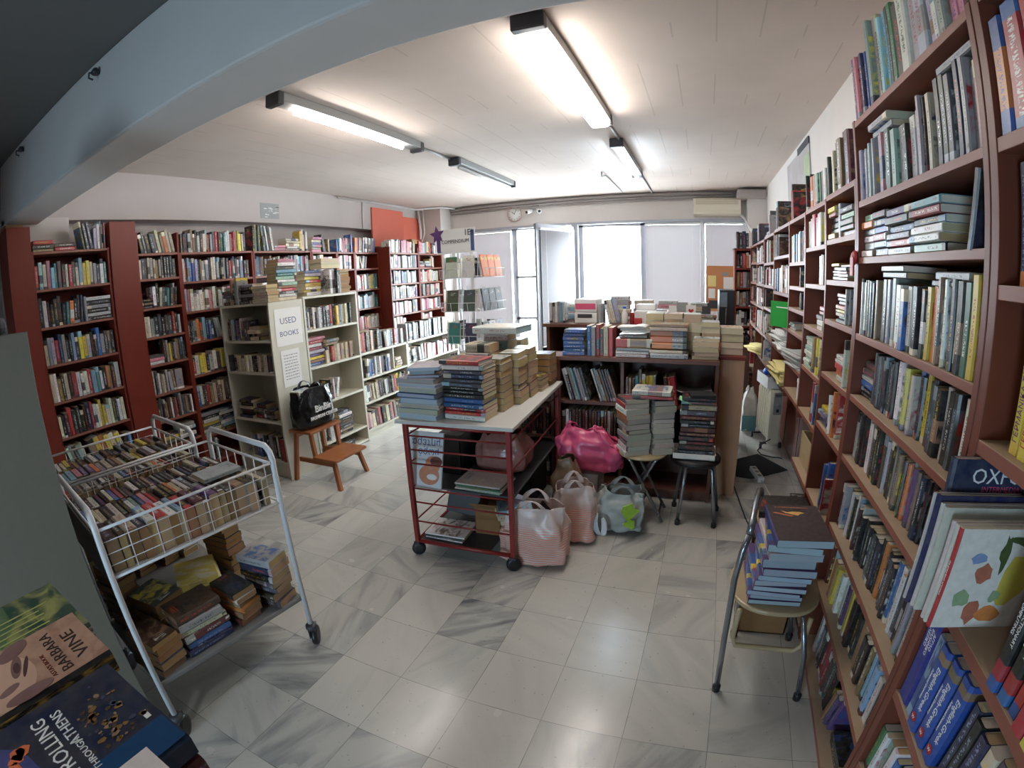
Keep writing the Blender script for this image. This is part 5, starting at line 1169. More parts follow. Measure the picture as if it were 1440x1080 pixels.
def carton(label, a, b, m=CARD, yaw=0.0, open_=True, name='cardboard_box', cat='box', group=None):
    cx, cy = (a[0] + b[0]) / 2, (a[1] + b[1]) / 2; w_, d_ = (b[0] - a[0]) / 2, (b[1] - a[1]) / 2
    r = thing(name, label, cat, (cx, cy, a[2]), group); Mx = T(cx, cy, a[2]) @ rotz(yaw); h = b[2] - a[2]
    m_ = MB(Mx).box((-w_, -d_, 0), (w_, d_, .006))
    m_.box((-w_, -d_, 0), (-w_ + .006, d_, h)).box((w_ - .006, -d_, 0), (w_, d_, h)).box((-w_, -d_, 0), (w_, -d_ + .006, h)).box((-w_, d_ - .006, 0), (w_, d_, h))
    m_.build('body', m, r)
    if open_:
        MB(Mx @ T(0, -d_, h) @ Matrix.Rotation(-.7, 4, 'X')).box((-w_, -d_ * .9, 0), (w_, 0, .004)).build('flap', m, r)
        MB(Mx @ T(0, d_, h) @ Matrix.Rotation(.6, 4, 'X')).box((-w_, 0, 0), (w_, d_ * .9, .004)).build('flap', m, r)
    else: MB(Mx).box((-w_ - .002, -d_ - .002, h - .02), (w_ + .002, d_ + .002, h + .003)).build('lid', m, r, bevel=.002)
    return r
bag('plastic_bag', 'clear pinkish plastic bag of papers on the middle shelf of the red trolley', (-1.17, 2.71, .441), .32, .28, .24, mat('pinkish_clear_polythene', rgb(150, 104, 98), .2, var=.3, scale=25, bump=.4), seed=3, pinch=.7, handles=False, crumple=.03)
stack(-1.17, 2.40, .441, -90, 'zwgw', 'in magazine pile behind the red rods', total=.045, hs=(.28, .3), ds=(.2, .22), pages='w')
carton('brown cardboard carton on the lower shelf of the red trolley', (-1.265, 2.40, .103), (-1.10, 2.64, .28), CARD, .1)
c2 = thing('ring_binder', 'grey ring binder leaning against the aisle side of the red trolley', 'binder', (-1.62, 2.3, 0))
MX = basis((-1.42, 2.62, .25), (1, .1, -.12), (-.05, .3, .95)); MB(MX).box((-.11, -.13, 0), (.11, .13, .045)).build('cover', DARKGREY, c2, bevel=.004); MB(MX).box((-.1, -.12, .006), (.105, .132, .039)).build('pages', PAPER, c2)
stack(-1.40, 2.34, .103, -86, 'wdw', 'flat magazines on lower shelf of red trolley', total=.04, hs=(.25, .27), ds=(.2, .21), pages='w')
stack(-1.3, 3.0, .441, -92, 'fxkdkf', 'at the back of red trolley middle shelf', total=.2, hs=(.2, .22), ds=(.14, .16), pages='a')

# bags on the floor
b1_ = bag('shopping_bag', 'translucent white shopping bag with orange stripes beside the red trolley', (-.855, 2.375, 0), .40, .22, .36, STRIPE, yaw=.12, seed=11, pinch=.9, wrinkle=.05, group=None)
bag('shopping_bag', 'second orange-striped shopping bag, behind the front one', (-.70, 2.68, 0), .27, .21, .37, STRIPE, yaw=.3, seed=12, pinch=.85, wrinkle=.05)
stack(-.98, 2.37, .26, -60, 'rwc', 'in front striped shopping bag', total=.1, hs=(.19, .2), ds=(.13, .14))
book(T(-.86, 2.33, .30) @ rotz(-.4) @ Matrix.Rotation(-.9, 4, 'X') @ T(0, 0, 0), .13, .11, .012, 'k', label='small black book with yellow lettering sticking out of the striped bag', extra=[cover_text('AUTUMN', mat('yellow_ink', rgb(226, 206, 60), .5), .05, .09, .018)])
bag('brown_bag', 'crumpled brown plastic bag behind the red trolley', (-.83, 2.98, 0), .2, .2, .42, BROWNBAG, seed=21, pinch=.6, handles=False, wrinkle=.07)
bag('grey_bag', 'grey bag with lime green print slumped on the floor by the stools', (-.455, 2.885, 0), .34, .24, .27, GREYBAG, yaw=.15, seed=31, pinch=.8, wrinkle=.09, lean=(.03, .02), crumple=.07, handle_mat=GREYP)
gb = [o for o in COL.objects if o.name.startswith('grey_bag')][0]
for (x, z, s, sd) in ((-.645, .19, .04, 1), (-.36, .2, .05, 2), (-.35, .11, .035, 3)):
    rr = random.Random(sd); MB(basis((x, 2.735 + (.03 if x > -.5 else 0.005), z), (1, .3 if x > -.5 else -.3, 0), (0, 0, 1))).prism([(s * (1 + rr.uniform(-.4, .4)) * math.cos(j * PI / 5), s * (1 + rr.uniform(-.4, .4)) * math.sin(j * PI / 5)) for j in range(10)], -.004, .004).build('green_print', LIMEP, gb)
m = MB(); pts = [(-.56, 2.72, .2), (-.57, 2.68, .15), (-.545, 2.665, .08), (-.51, 2.665, .045), (-.495, 2.68, .1), (-.52, 2.715, .17)]
vs = []; fs = []
for x, y, z in pts: vs += [(x - .022, y, z), (x + .022, y - .006, z)]
for k in range(5): fs.append((2 * k, 2 * k + 1, 2 * k + 3, 2 * k + 2))
m.add(vs, fs, True); m.build('hanging_handle', mat('pale_blue_strap', rgb(186, 196, 202), .45), gb, solid=.004, sub=1)
carton('white cardboard carton on the floor under the pink bag', (-.92, 3.12, 0), (-.64, 3.34, .27), WHITEP, 0, False)
bag('pink_bag', 'large pink plastic bag slumped on the white carton below the counter', (-.69, 3.165, .274), .44, .22, .31, PINKBAG, seed=41, pinch=.42, wrinkle=.12, lean=(-.06, 0), handles=False, crumple=.10)

# ------------------------------------------------------------------ counter bookcase in the middle of the room
CX0, CX1, CYF = -1.02, .155, 3.40
MCt, x0, x1 = bookcase('dark brown counter bookcase in the middle of the room', (CX0, CYF, 0), (1, 0, 0), (0, 1, 0), CX1 - CX0, .36, 1.04, [.73, .435, .08], .026, wood=DARKWOOD, plinth=True)
cobj = [o for o in COL.objects if o.name.startswith('bookcase') and o.type == 'EMPTY'][-1]
MB(MCt).box((.478, .003, .08), (.502, .35, 1.03)).build('divider', DARKWOOD, cobj, bevel=.001)
MB().box((CX0 - .02, CYF - .02, 1.035), (CX1, CYF + .37, 1.062)).build('top_board', DARKWOOD, cobj, bevel=.002)
row(MCt, .03, .47, .73, 'on upper left shelf of dark counter', 'L:wnscdlsk@16^.25 L:wsfxkxf@18^.25 w^.2', tr=(.014, .022), end='from left end', dr=(.16, .2), room=.262)
row(MCt, .03, .47, .435, 'on lower left shelf of dark counter', 'kwkxmxmmxmmkxmwkx^.22=.95', tr=(.016, .026), end='from left end', dr=(.16, .2), room=.262)
row(MCt, .51, 1.13, .73, 'on upper right shelf of dark counter', 'xfxt e^.26 yyyz^.21 g:.05 L:xrr@9^.2 g:.01', tr=(.02, .028), end='from left end', dr=(.15, .18), room=.262)
row(MCt, .51, 1.13, .435, 'on lower right shelf of dark counter', 'kxkmkdkxkdk^.22=.6', tr=(.02, .03), end='from left end', dr=(.15, .18), room=.262)
for k, (z, dz, a) in enumerate(((.731, .06, 0), (.79, .05, .15))):
    nm = 'folded sheet of grey packing paper, %s, on the counter shelf' % ('under the other' if not k else 'lying on the other')
    vs = []; n = 12; fs = []
    for i in range(n + 1):
        for j in range(5):
            vs.append((CX0 + .86 + .27 * i / n, CYF + .04 + .25 * j / 4, z + .02 + dz * (abs(2 * i / n - 1) ** 2) * (1 + .3 * math.sin(j * 2 + i)) * .6))
    for i in range(n):
        for j in range(4): fs.append((i * 5 + j, (i + 1) * 5 + j, (i + 1) * 5 + j + 1, i * 5 + j + 1))
    tag(MB().add(vs, fs, True).build('packing_paper', mat('grey_tissue', rgb(158, 160, 158), .7, var=.15, scale=14), solid=.004), nm, 'paper')
c = thing('counter_panel', 'tan wooden end unit standing beside the dark counter', 'counter', (.27, 3.75, 0))
MB().box((.165, 3.56, 0), (.345, 3.585, 1.05)).build('front_panel', TANWOOD, c, bevel=.002); MB().box((.32, 3.585, 0), (.345, 4.3, 1.05)).build('side_panel', TANWOOD, c, bevel=.002)
MB().box((.16, 3.55, 1.05), (.355, 4.32, 1.075)).build('top_board', REDWOOD, c, bevel=.002); MB().box((.165, 3.585, 0), (.19, 4.3, 1.05)).build('side_panel', TANWOOD, c)
MLx, xa, xb = bookcase('dark brown shelf unit half hidden behind the red trolley', (-1.45, CYF + .01, 0), (1, 0, 0), (0, 1, 0), .40, .34, 1.04, [1.04, .73, .435, .08], .024, wood=DARKWOOD)
for z in (.73, .435, .08): row(MLx, xa, xb, z, 'on dark shelf unit behind the red trolley', 'kmxkdkmxkxdk^.22=.95', tr=(.018, .026), end='from left end', dr=(.16, .2), room=.262)
carton('black storage box at the back of the red trolley', (-1.52, 2.86, .103), (-1.05, 3.2, .40), BLACKP, 0, False, 'storage_box')  # black boxes added to darken the inside of the red trolley
carton('black storage box on the middle shelf of the red trolley, towards the aisle', (-1.54, 2.5, .441), (-1.38, 2.85, .70), BLACKP, 0, False, 'storage_box')
# things on the counter
CT_ = 1.063
MK = frame((CX0, CYF, 0), (1, 0, 0), (0, 1, 0))
CL = 'on the dark counter top'
stack(-.895, 3.50, CT_, -90, 'bbbbbbb', 'in the blue pile ' + CL, total=.19, hs=(.155, .165), ds=(.12, .14), pages='i', ja=1.5)
row(MK, .222, .432, CT_, 'standing ' + CL, 'bs^.215 r^.24 di^.21 rw^.205 iw^.2', tr=(.022, .036), dr=(.14, .17), inset=(.03, .05), end='from left end')
stack(-.464, 3.5, CT_, -90, 'wws', 'in low pile with red-ended book ' + CL, total=.065, hs=(.235, .245), ds=(.15, .17), ja=1)
book(MK @ T(.437, .03, CT_ + .1) @ Matrix(((0, 0, 1, 0), (0, 1, 0, 0), (-1, 0, 0, 0), (0, 0, 0, 1))), .26, .16, .065, 'i', label='thick cream book with red end lying on the counter', bands=[(.32, 'r'), (.4, 'i'), (.85, 'f', 1), (1, 'i')], pages='w')
book(MK @ T(.46, .04, CT_ + .15) @ Matrix(((0, 0, 1, 0), (0, 1, 0, 0), (-1, 0, 0, 0), (0, 0, 0, 1))), .2, .15, .025, 'f', label='thin tan book under the loose white papers on the counter')
stack(-.205, 3.5, CT_, -90, 'si', 'under the orange pile ' + CL, total=.06, hs=(.26, .27), ds=(.16, .17), ja=1, pages='w')
zz = CT_ + .064
for k in range(3):
    book(MK @ T(.685, .03 + .004 * k, zz + .025) @ Matrix(((0, 0, 1, 0), (0, 1, 0, 0), (-1, 0, 0, 0), (0, 0, 0, 1))), .255, .16, .042, 'o', label=('lowest', 'middle', 'uppermost')[k] + ' of three orange and grey books in the counter pile', bands=[(.6, 'o'), (.9, 's', 1), (1, 'd')]); zz += .0435
stack(-.2, 3.5, zz, -90, 'if', 'above the orange books ' + CL, total=.05, hs=(.25, .27), ds=(.16, .17), ja=2, pages='a')
stack(.055, 3.5, CT_, 90, 'iiwiw', 'in cream pile at right end ' + CL, total=.15, hs=(.17, .185), ds=(.12, .13), pages='i', ja=3)
for (x, y, tot, cs, nm) in ((-.32, 3.69, .31, 'iiiiwi', 'first back'), (-.182, 3.69, .31, 'iffiwi', 'second back'), (-.045, 3.69, .31, 'iifiw', 'third back'), (.09, 3.69, .25, 'iiiiis', 'fourth back')):
    stack(x, y, CT_, 90, cs, 'in %s cream pile ' % nm + CL, total=tot, hs=(.125, .135) if True else 0, ds=(.17, .18), pages='i', ja=2, jx=.004)
stack(.25, 3.72, 1.077, 90, 'iffi', 'in cream pile on the tan end unit', total=.2, hs=(.15, .17), ds=(.2, .22), pages='i', ja=4, jx=.004)
def papers(label, x, y, z, w, d, n, m=PAPER, yaw=0, group=None, name='paper_sheaf'):
    r = MB(T(x, y, z) @ rotz(yaw)); rr = random.Random(int(x * 1000) + n)
    N = 8; zz = 0
    for k in range(n):
        t = rr.uniform(.006, .012); vs = []; fs = []; ox, oy, aa = rr.uniform(-.02, .02), rr.uniform(-.02, .02), rr.uniform(-.12, .12)
        for s in (0, 1):
            for i in range(N + 1):
                for j in (0, 1):
                    X = (i / N - .5) * w; Y = (j - .5) * d; cz = .012 * math.sin(i / N * PI * 2 + k) * (k / max(1, n))
                    vs.append((X * math.cos(aa) - Y * math.sin(aa) + ox, X * math.sin(aa) + Y * math.cos(aa) + oy, zz + s * t + max(0, cz)))
        o = (N + 1) * 2
        for i in range(N):
            fs += [(o + 2 * i, o + 2 * i + 2, o + 2 * i + 3, o + 2 * i + 1), (2 * i, 2 * i + 1, 2 * i + 3, 2 * i + 2), (2 * i, 2 * i + 2, o + 2 * i + 2, o + 2 * i), (2 * i + 1, o + 2 * i + 1, o + 2 * i + 3, 2 * i + 3)]
        fs += [(0, o, o + 1, 1), (2 * N, 2 * N + 1, o + 2 * N + 1, o + 2 * N)]
        r.add(vs, fs, True); zz += t + .001
    return tag(r.build(name, m), label, 'papers', group)
papers('loose white papers on top of the counter piles', -.46, 3.5, CT_ + .177, .2, .15, 4)

# ------------------------------------------------------------------ two stools of books in front of the counter
c = thing('folding_stool', 'folding stool with wooden seat and crossed steel legs carrying white-edged books', 'stool', (-.32, 3.1, 0))
MB().lathe([(.15, 0), (.165, .006), (.165, .018), (.15, .024)], (-.33, 3.11, .47), 28).build('seat', SEATWOOD, c)
for y in (3.0, 3.22):
    MB().tube([(-.42, y, .47), (-.40, y, .45), (-.165, y + .02, .012)], .011, 8).build('leg', CHROME, c); MB().tube([(-.22, y + .02, .47), (-.24, y + .02, .45), (-.47, y + .03, .012)], .011, 8).build('leg', CHROME, c)
MB().tube([(-.19, 3.0, .06), (-.19, 3.24, .06)], .008, 6).build('cross_bar', CHROME, c); MB().tube([(-.45, 3.03, .06), (-.45, 3.25, .06)], .008, 6).build('cross_bar', CHROME, c)
S1_ = 'on the folding stool'
z_, _ = stack(-.395, 3.06, .4945, 208, 'wwdsnsfowrd', 'in left pile ' + S1_, total=.38, hs=(.17, .2), ds=(.15, .17), pages='g', ja=6, jx=.012)
stack(-.225, 3.12, .4945, 20, 'wiwiwwswig', 'in right pile ' + S1_, total=.37, hs=(.17, .19), ds=(.13, .14), pages='g', ja=5, jx=.008)
stack(-.28, 3.08, z_ + .002, -90, 'rw', 'lying across both piles ' + S1_, total=.055, hs=(.24, .27), ds=(.17, .18), ja=2, pages='w')
tag(MB(T(-.105, 3.10, z_ + .0)  @ Matrix.Rotation(.35, 4, 'Y')).box((.0, -.06, 0), (.085, .05, .003)).build('paper_slip', mat('mint_paper', rgb(150, 214, 160), .7)), 'mint green paper slip poking out of the stool piles', 'paper')
c = thing('round_stool', 'round dark stool with steel legs holding a tray of dark books', 'stool', (.03, 3.12, 0))
MB().lathe([(.15, 0), (.17, .01), (.17, .035), (.15, .045)], (.025, 3.14, .432), 28).build('seat', BLACKP, c)
for (xa, ya) in ((-.06, 3.03), (.21, 3.29), (-.1, 3.3), (.19, 3.03)):
    dx, dy = xa - .025, ya - 3.14; q = MB().tube([(.025 + dx * .35, 3.14 + dy * .35, .43), (.025 + dx * .7, 3.14 + dy * .7, .40), (xa, ya, .03)], .013, 10).build('leg', CHROME, c)
    MB().lathe([(.018, 0), (.019, .03), (.014, .036)], (xa, ya, 0), 12).build('foot_cap', BLACKP, q)
carton('shallow white tray of dark books on the round stool', (-.13, 3.02, .479), (.155, 3.22, .52), WHITEP, 0, True, 'book_tray', 'tray')
for q in [o for o in COL.objects if o.name.startswith('flap') and o.parent and o.parent.name.startswith('book_tray')]: bpy.data.objects.remove(q)
stack(.02, 3.12, .487, -90, 'kkkmkmmkkmdidk', 'in the tray ' + 'on the round stool', total=.40, hs=(.215, .23), ds=(.14, .16), pages='a', ja=2, hard=1, jx=.006)
tag(MB(T(.04, 3.08, .889) @ rotz(.2)).box((-.08, -.06, 0), (.08, .06, .022)).build('disc_case', BLACKP, bevel=.003), 'black plastic case on top of the dark stool books', 'case')

# ------------------------------------------------------------------ folding chair of workbooks
c = thing('folding_chair', 'steel folding chair with beech seat and curved tube back, beside the right bookcase', 'chair', (.40, 1.75, 0))
for y, nm, sx in ((1.575, 'side_tube', 0), (1.945, 'side_tube', .075)):
    MB().tube([(.228 + sx, y, .02), (.212 + sx, y, .30), (.205 + sx, y, .58), (.215 + sx, y, .70), (.232 + sx, y + (.01 if y < 1.7 else -.01), .77)], .0125, 10).build(nm, CHROME, c)
MB().tube([(.232, 1.585, .77), (.238, 1.605, .80), (.246, 1.65, .82), (.263, 1.75, .826), (.285, 1.86, .82), (.30, 1.91, .80), (.307, 1.935, .77)], .0125, 10).build('back_rail', CHROME, c)
for y in (1.565, 1.955): MB().tube([(.575, y, .02), (.545, y, .25), (.50, y + (.02 if y < 1.7 else -.02), .43)], .0115, 10).build('leg', CHROME, c)
for x, y in ((.228, 1.575), (.303, 1.945), (.575, 1.565), (.575, 1.955)): MB().lathe([(.017, 0), (.018, .03), (.013, .036)], (x, y, 0), 12).build('foot_cap', BLACKP, c)
m = MB(); pts = [(.395 + (.185 * abs(math.cos(a)) ** .8) * math.copysign(1, math.cos(a)), 1.745 + (.195 * abs(math.sin(a)) ** .8) * math.copysign(1, math.sin(a))) for a in [2 * PI * k / 36 for k in range(36)]]
m.prism(pts, .442, .462).build('seat', SEATWOOD, c, bevel=.007)
MB().tube([(.25, 1.585, .44), (.245, 1.588, .30), (.26, 1.59, .255), (.50, 1.59, .25), (.53, 1.59, .28), (.535, 1.59, .42)], .011, 8).build('seat_bracket', SEATWOOD, c)
MB().box((.24, 1.90, .40), (.54, 1.92, .43)).build('seat_bracket', SEATWOOD, c)
WS = 'in the workbook pile on the folding chair'
zc = .4635; cols = 'bbvbbvbbwv'
xs = [.375, .38, .372, .39, .378, .40, .41, .398, .415, .42]
for k in range(10):
    t = (.019, .018, .02, .02, .024, .022, .03, .036, .03, .03)[k]; hs_, ds_ = .275, .205
    A = T(xs[k], 1.735 + .006 * math.sin(k * 2), zc + t / 2) @ rotz(math.radians(180 + R.uniform(-4, 4)) + PI / 2) @ Matrix.Rotation((.03 if k % 2 else -.02) * 0, 4, 'Y') @ Matrix(((0, 0, -1, 0), (0, 1, 0, 0), (1, 0, 0, 0), (0, 0, 0, 1))) @ T(0, -ds_ / 2, -hs_ / 2)
    B = book(A, hs_, ds_, t, cols[k], WS, 'from the top', 'c', False, bands=[(.12, 'v', .5), (.3, 'b'), (.42, 'y'), (.7, 'b', .5), (1, 'v')] if cols[k] != 'w' else None)
    B['force'] = True; zc += t + .0016
def quill(B, o):
    x = B['t'] / 2 + .0004; gold = mat('gold_print', rgb(226, 176, 96), .4, var=.2, scale=60)
    lettering('INTERNATIONAL', .0145, mat('orange_ink', rgb(206, 120, 76), .5), o, basis((x, .105, .262), (0, 1, 0), (0, 0, 1)), squeeze=1.25)
    MB(basis((x, .10, .215), (0, 1, 0), (0, 0, 1))).prism([(-.045, .02), (-.02, .006), (.0, .012), (.03, .012), (.05, .002), (.03, -.006), (.018, -.02), (-.002, -.012), (-.03, .0)], 0, .0004).build('cover_picture', gold, o)
    MB(basis((x, .07, .2), (0, 1, 0), (0, 0, 1))).prism([(-.05, .012), (-.04, .02), (.03, -.008), (.02, -.014)], 0, .0004).build('cover_picture', mat('orange_ink', rgb(206, 120, 76)), o)
A = T(.43, 1.72, zc + .018) @ rotz(PI + PI / 2 + .06) @ Matrix(((0, 0, -1, 0), (0, 1, 0, 0), (1, 0, 0, 0), (0, 0, 0, 1))) @ T(0, -.105, -.14)
B = book(A, .285, .215, .03, 'k', label='dark topmost workbook with golden bird on its cover, on the folding chair', pages='c', plain=True, extra=[])
B['cols'] = [cl((64, 52, 56))] * 6; B['base'] = cl((64, 52, 56)); B['spinecol'] = cl((58, 60, 130)); B['extra'] = [quill]; B['force'] = True
book(T(.46, 1.955, .46 + .32) @ rotz(.2) @ Matrix(((0, 0, -1, 0), (0, 1, 0, 0), (1, 0, 0, 0), (0, 0, 0, 1))) @ T(-.15, -.07, -.09), .19, .14, .02, 'k', label='black book with pink label lying behind the workbook pile', bands=[(.7, 'k'), (.9, 'p'), (1, 'k')])
BOOKS.pop()
carton('low brown box on the floor behind the folding chair', (.31, 1.985, 0), (.555, 2.2, .16), CARD, 0, False)
stack(.44, 2.09, .166, -90, 'xkdxkwkxkdkmk', 'on the brown box behind the folding chair', total=.5, hs=(.24, .26), ds=(.17, .18), pages='a', ja=3)
# ------------------------------------------------------------------ high desk at the back with office clutter
c = thing('desk', 'high brown desk behind the dark counter, covered in clutter', 'desk', (-.5, 4.75, 0))
MB().box((-1.45, 4.40, 1.165), (.36, 5.1, 1.195)).build('desk_top', DARKWOOD, c, bevel=.003)
for x in (-1.43, -.55, .315): MB().box((x, 4.45, 0), (x + .03, 5.05, 1.165)).build('side_panel', DARKWOOD, c)
MB().box((-1.4, 5.02, .1), (.315, 5.04, 1.165)).build('back_panel', DARKWOOD, c)
DZ = 1.196
c = thing('printer', 'white office printer with a pink-red band, on the back desk', 'printer', (-1.05, 4.65, DZ))
MB().box((-1.16, 4.5, DZ), (-.945, 4.8, DZ + .10)).build('base', WHITEP, c, bevel=.006); MB().box((-1.16, 4.5, DZ + .102), (-.945, 4.8, DZ + .225)).build('body', WHITEP, c, bevel=.012)
MB().box((-1.15, 4.4965, DZ + .13), (-.955, 4.499, DZ + .185)).build('red_band', PINKINK, c); MB().box((-1.13, 4.495, DZ + .05), (-.99, 4.5, DZ + .085)).build('paper_slot', DARKGREY, c)
c = thing('typewriter', 'pale grey office machine with a keyboard on the back desk', 'office machine', (-.45, 4.6, DZ))
MB().box((-.585, 4.48, DZ), (-.28, 4.75, DZ + .12)).build('body', WHITEP, c, bevel=.01); MB().box((-.585, 4.6, DZ + .12), (-.40, 4.75, DZ + .175)).build('back_housing', WHITEP, c, bevel=.01)
m = MB()
for i in range(7):
    for j in range(3): m.box((-.385 + i * .014, 4.5 + j * .02, DZ + .12), (-.375 + i * .014, 4.514 + j * .02, DZ + .128))
m.build('keys', GREYP, c)
c = thing('computer_tower', 'black computer tower with silver front on the back desk', 'computer', (.26, 4.65, DZ))
MB().box((.185, 4.5, DZ), (.325, 4.9, DZ + .32)).build('case', BLACKP, c, bevel=.006); MB().box((.19, 4.494, DZ + .17), (.255, 4.5, DZ + .30)).build('silver_panel', CHROME, c); MB().box((.24, 4.492, DZ + .02), (.25, 4.5, DZ + .16)).build('trim_strip', CHROME, c)
c = thing('bottle', 'small clear plastic bottle on the back desk', 'bottle', (-.68, 4.5, DZ)); MB().lathe([(.028, 0), (.03, .01), (.03, .09), (.014, .125), (.014, .14)], (-.68, 4.5, DZ), 16).build('body', WHITEP, c); MB().lathe([(.016, .14), (.016, .158)], (-.68, 4.5, DZ), 14).build('cap', BLUEP, c)
carton('small red box on the back desk beside the bottle', (-.625, 4.48, DZ), (-.595, 4.6, DZ + .1), REDINK, 0, False, 'carton')
tag(MB(T(-.545, 4.42, DZ) ).box((-.035, -.02, 0), (.035, .02, .06)).build('card_box', REDP, bevel=.003), 'squat red carton in front of the office machine', 'box')
c = thing('greeting_card', 'white card with a red heart standing on the back desk', 'card', (-.07, 4.5, DZ)); MB(T(-.07, 4.5, DZ) @ Matrix.Rotation(-.15, 4, 'X')).box((-.045, 0, 0), (.045, .003, .18)).build('card', PAPER, c)
MB(basis((-.07, 4.517, DZ + .125), (1, 0, 0), (0, .15, .99))).prism([(0, -.025), (.025, .005), (.02, .018), (.008, .018), (0, .008), (-.008, .018), (-.02, .018), (-.025, .005)], .001, .003).build('heart', REDINK, c)
for i, (x, w_, h_, mm, lb) in enumerate(((-.15, .1, .2, GREYP, 'grey card stand beside the heart card'), (-.24, .07, .17, PAPER, 'white card stand farther from the heart card'), (.07, .08, .17, DARKGREY, 'dark framed card just beyond the heart card'))):
    tag(MB(T(x, 4.56, DZ) @ Matrix.Rotation(-.12, 4, 'X')).box((-w_ / 2, 0, 0), (w_ / 2, .008, h_)).build('display_card', mm), lb, 'card')
MKD = frame((-1.45, 4.5, 0), (1, 0, 0), (0, 1, 0))
row(MKD, .51, .78, DZ, 'leaning on the back desk beside the printer', 'ws L:wiwsl@14^.23', tr=(.016, .026), hr=(.17, .19), end='from the printer')
row(MKD, .03, .28, DZ, 'standing at left end of the back desk', 'wswlcw^.2', tr=(.02, .03), end='from the printer')
for (x, cs, tt, nm) in ((-.14, 'mpkf', .1, 'pile by the cards'), (.075, 'ifif', .1, 'pile by the computer')):
    stack(x, 4.68 if x < 0 else 4.48, DZ, -90, cs, 'in ' + nm + ' on the back desk', total=tt, hs=(.15, .18), ds=(.11, .13))
for (x, y, tt, cs, nm) in ((-.78, 4.95, .24, 'wsiwlw', 'first rear'), (-.55, 5.0, .2, 'iwswi', 'second rear'), (-.3, 4.98, .2, 'slwpw', 'third rear'), (0.0, 4.98, .18, 'wdsiw', 'fourth rear')):
    stack(x, y, DZ, -90, cs, 'in %s pile on the back desk' % nm, total=tt, hs=(.18, .22), ds=(.13, .16))
stack(-1.3, 4.95, DZ, -90, 'ccbcw', 'in pale blue pile at left end of back desk', total=.16, hs=(.2, .22), ds=(.14, .16))
# ------------------------------------------------------------------ oil heater in the right aisle
c = thing('oil_heater', 'cream oil-filled radiator with control panel standing in the right aisle', 'heater', (.78, 4.9, 0))
Mh = frame((.725, 4.645, 0), (.987, .16), (-.16, .987))
MB(Mh).box((0, 0, .06), (.125, .06, .60)).build('control_housing', IVORYP, c, bevel=.018)
MB(Mh).box((.03, -.004, .36), (.112, .001, .575)).build('control_panel', GREYP, c, bevel=.003)
m = MB(Mh)
for k in range(3): m.box((.04, -.007, .535 + k * .01), (.10, -.003, .54 + k * .01))
m.build('vent_slots', DARKGREY, c)
MB(Mh @ T(.075, -.006, .455) @ Matrix.Rotation(PI / 2, 4, 'X')).lathe([(.018, 0), (.016, .014)], n=16).build('knob', GREYP, c); MB(Mh).box((.06, -.010, .385), (.085, -.003, .415)).build('switch', BLACKP, c)
fin = [(.015, .09), (.0, .14), (.0, .54), (.015, .59), (.11, .59), (.125, .54), (.125, .14), (.11, .09)]
for k in range(6):
    Mf = Mh @ T(0, .085 + k * .068, 0) @ Matrix(((1, 0, 0, 0), (0, 0, 1, 0), (0, 1, 0, 0), (0, 0, 0, 1)))
    MB(Mf).prism(fin, -.012, .018).build('fin', IVORYP, c, bevel=.01)
MB(Mh).tube([(.062, .04, .56), (.062, .44, .56)], .02, 8).build('oil_pipe', IVORYP, c)
for y in (.08, .42):
    MB(Mh).box((-.05, y - .015, .045), (.175, y + .015, .06)).build('foot_bar', DARKGREY, c)
    for x in (-.04, .165): MB(Mh @ T(x, y, .022) @ Matrix.Rotation(PI / 2, 4, 'Y')).lathe([(.015, -.012), (.022, -.01), (.022, .01), (.015, .012)], n=14).build('wheel', BLACKP, c)
MB(Mh).tube([(.03, -.01, .12), (-.06, -.05, .09), (-.11, -.08, .03), (-.09, -.14, .012), (.0, -.2, .01), (.06, -.22, .012), (.08, -.26, .02)], .006, 6).build('power_cord', BLACKP, c)
carton('open white shallow box lying on top of the oil heater', (.65, 4.66, .607), (.835, 5.04, .717), WHITEP, .16, True, 'white_box')
for q in [o for o in COL.objects if o.name.startswith('flap') and o.parent and o.parent.name.startswith('white_box')]: bpy.data.objects.remove(q)
tag(MB(T(.73, 4.88, .70)).lathe([(.05, 0), (.075, .02), (.06, .06), (.02, .075)], n=9).build('blue_packet', BLUEP), 'crumpled bright blue packet in the white box on the heater', 'packet')
tag(MB(T(.80, 4.76, .68)).lathe([(.022, -.05), (.026, 0), (.022, .08), (.01, .10)], n=12).build('white_tube', WHITEP), 'white tube standing in the box on the heater', 'tube')
papers('yellowed newspapers piled on the low shelf behind the heater box', .72, 5.16, .862, .26, .45, 7, YELLOWPAPER, .3)
bag('black_bag', 'small black bag slumped beside the yellowed newspapers', (.52, 5.75, .86), .17, .15, .12, BLACKBAG, seed=55, handles=False, wrinkle=.08)
tag(MB().box((.43, 5.66, 0), (.60, 5.86, .855)).build('pedestal', DARKWOOD, bevel=.003), 'dark narrow pedestal under the black bag in the aisle', 'pedestal')
bag('plastic_bag', 'white plastic bag over a blue container at the end of the right aisle', (.59, 5.25, 0), .17, .16, .46, WHITEP, seed=61, pinch=.35, wrinkle=.04, handles=False)
pb = [o for o in COL.objects if o.name.startswith('plastic_bag')][-1]
MB().box((.512, 5.166, .02), (.668, 5.174, .19)).build('blue_container', mat('pale_blue_plastic', rgb(120, 176, 190), .4), pb, bevel=.004)
tag(MB().prism([(.36, 4.30), (.39, 3.95), (.52, 3.915), (.865, 4.16), (.63, 4.52)], .0005, .008).build('floor_mat', MATBLACK), 'black rubber mat on the floor in front of the heater', 'mat')
c = thing('power_strip', 'white power strip on the floor beside the right bookcases', 'power strip', (.84, 4.3, 0)); Mq = T(.80, 4.33, 0) @ rotz(.25)
Mq = T(.585, 4.02, 0) if False else T(.57, 3.62, 0)
Mq = T(.568, 3.98, .0) @ rotz(.2)
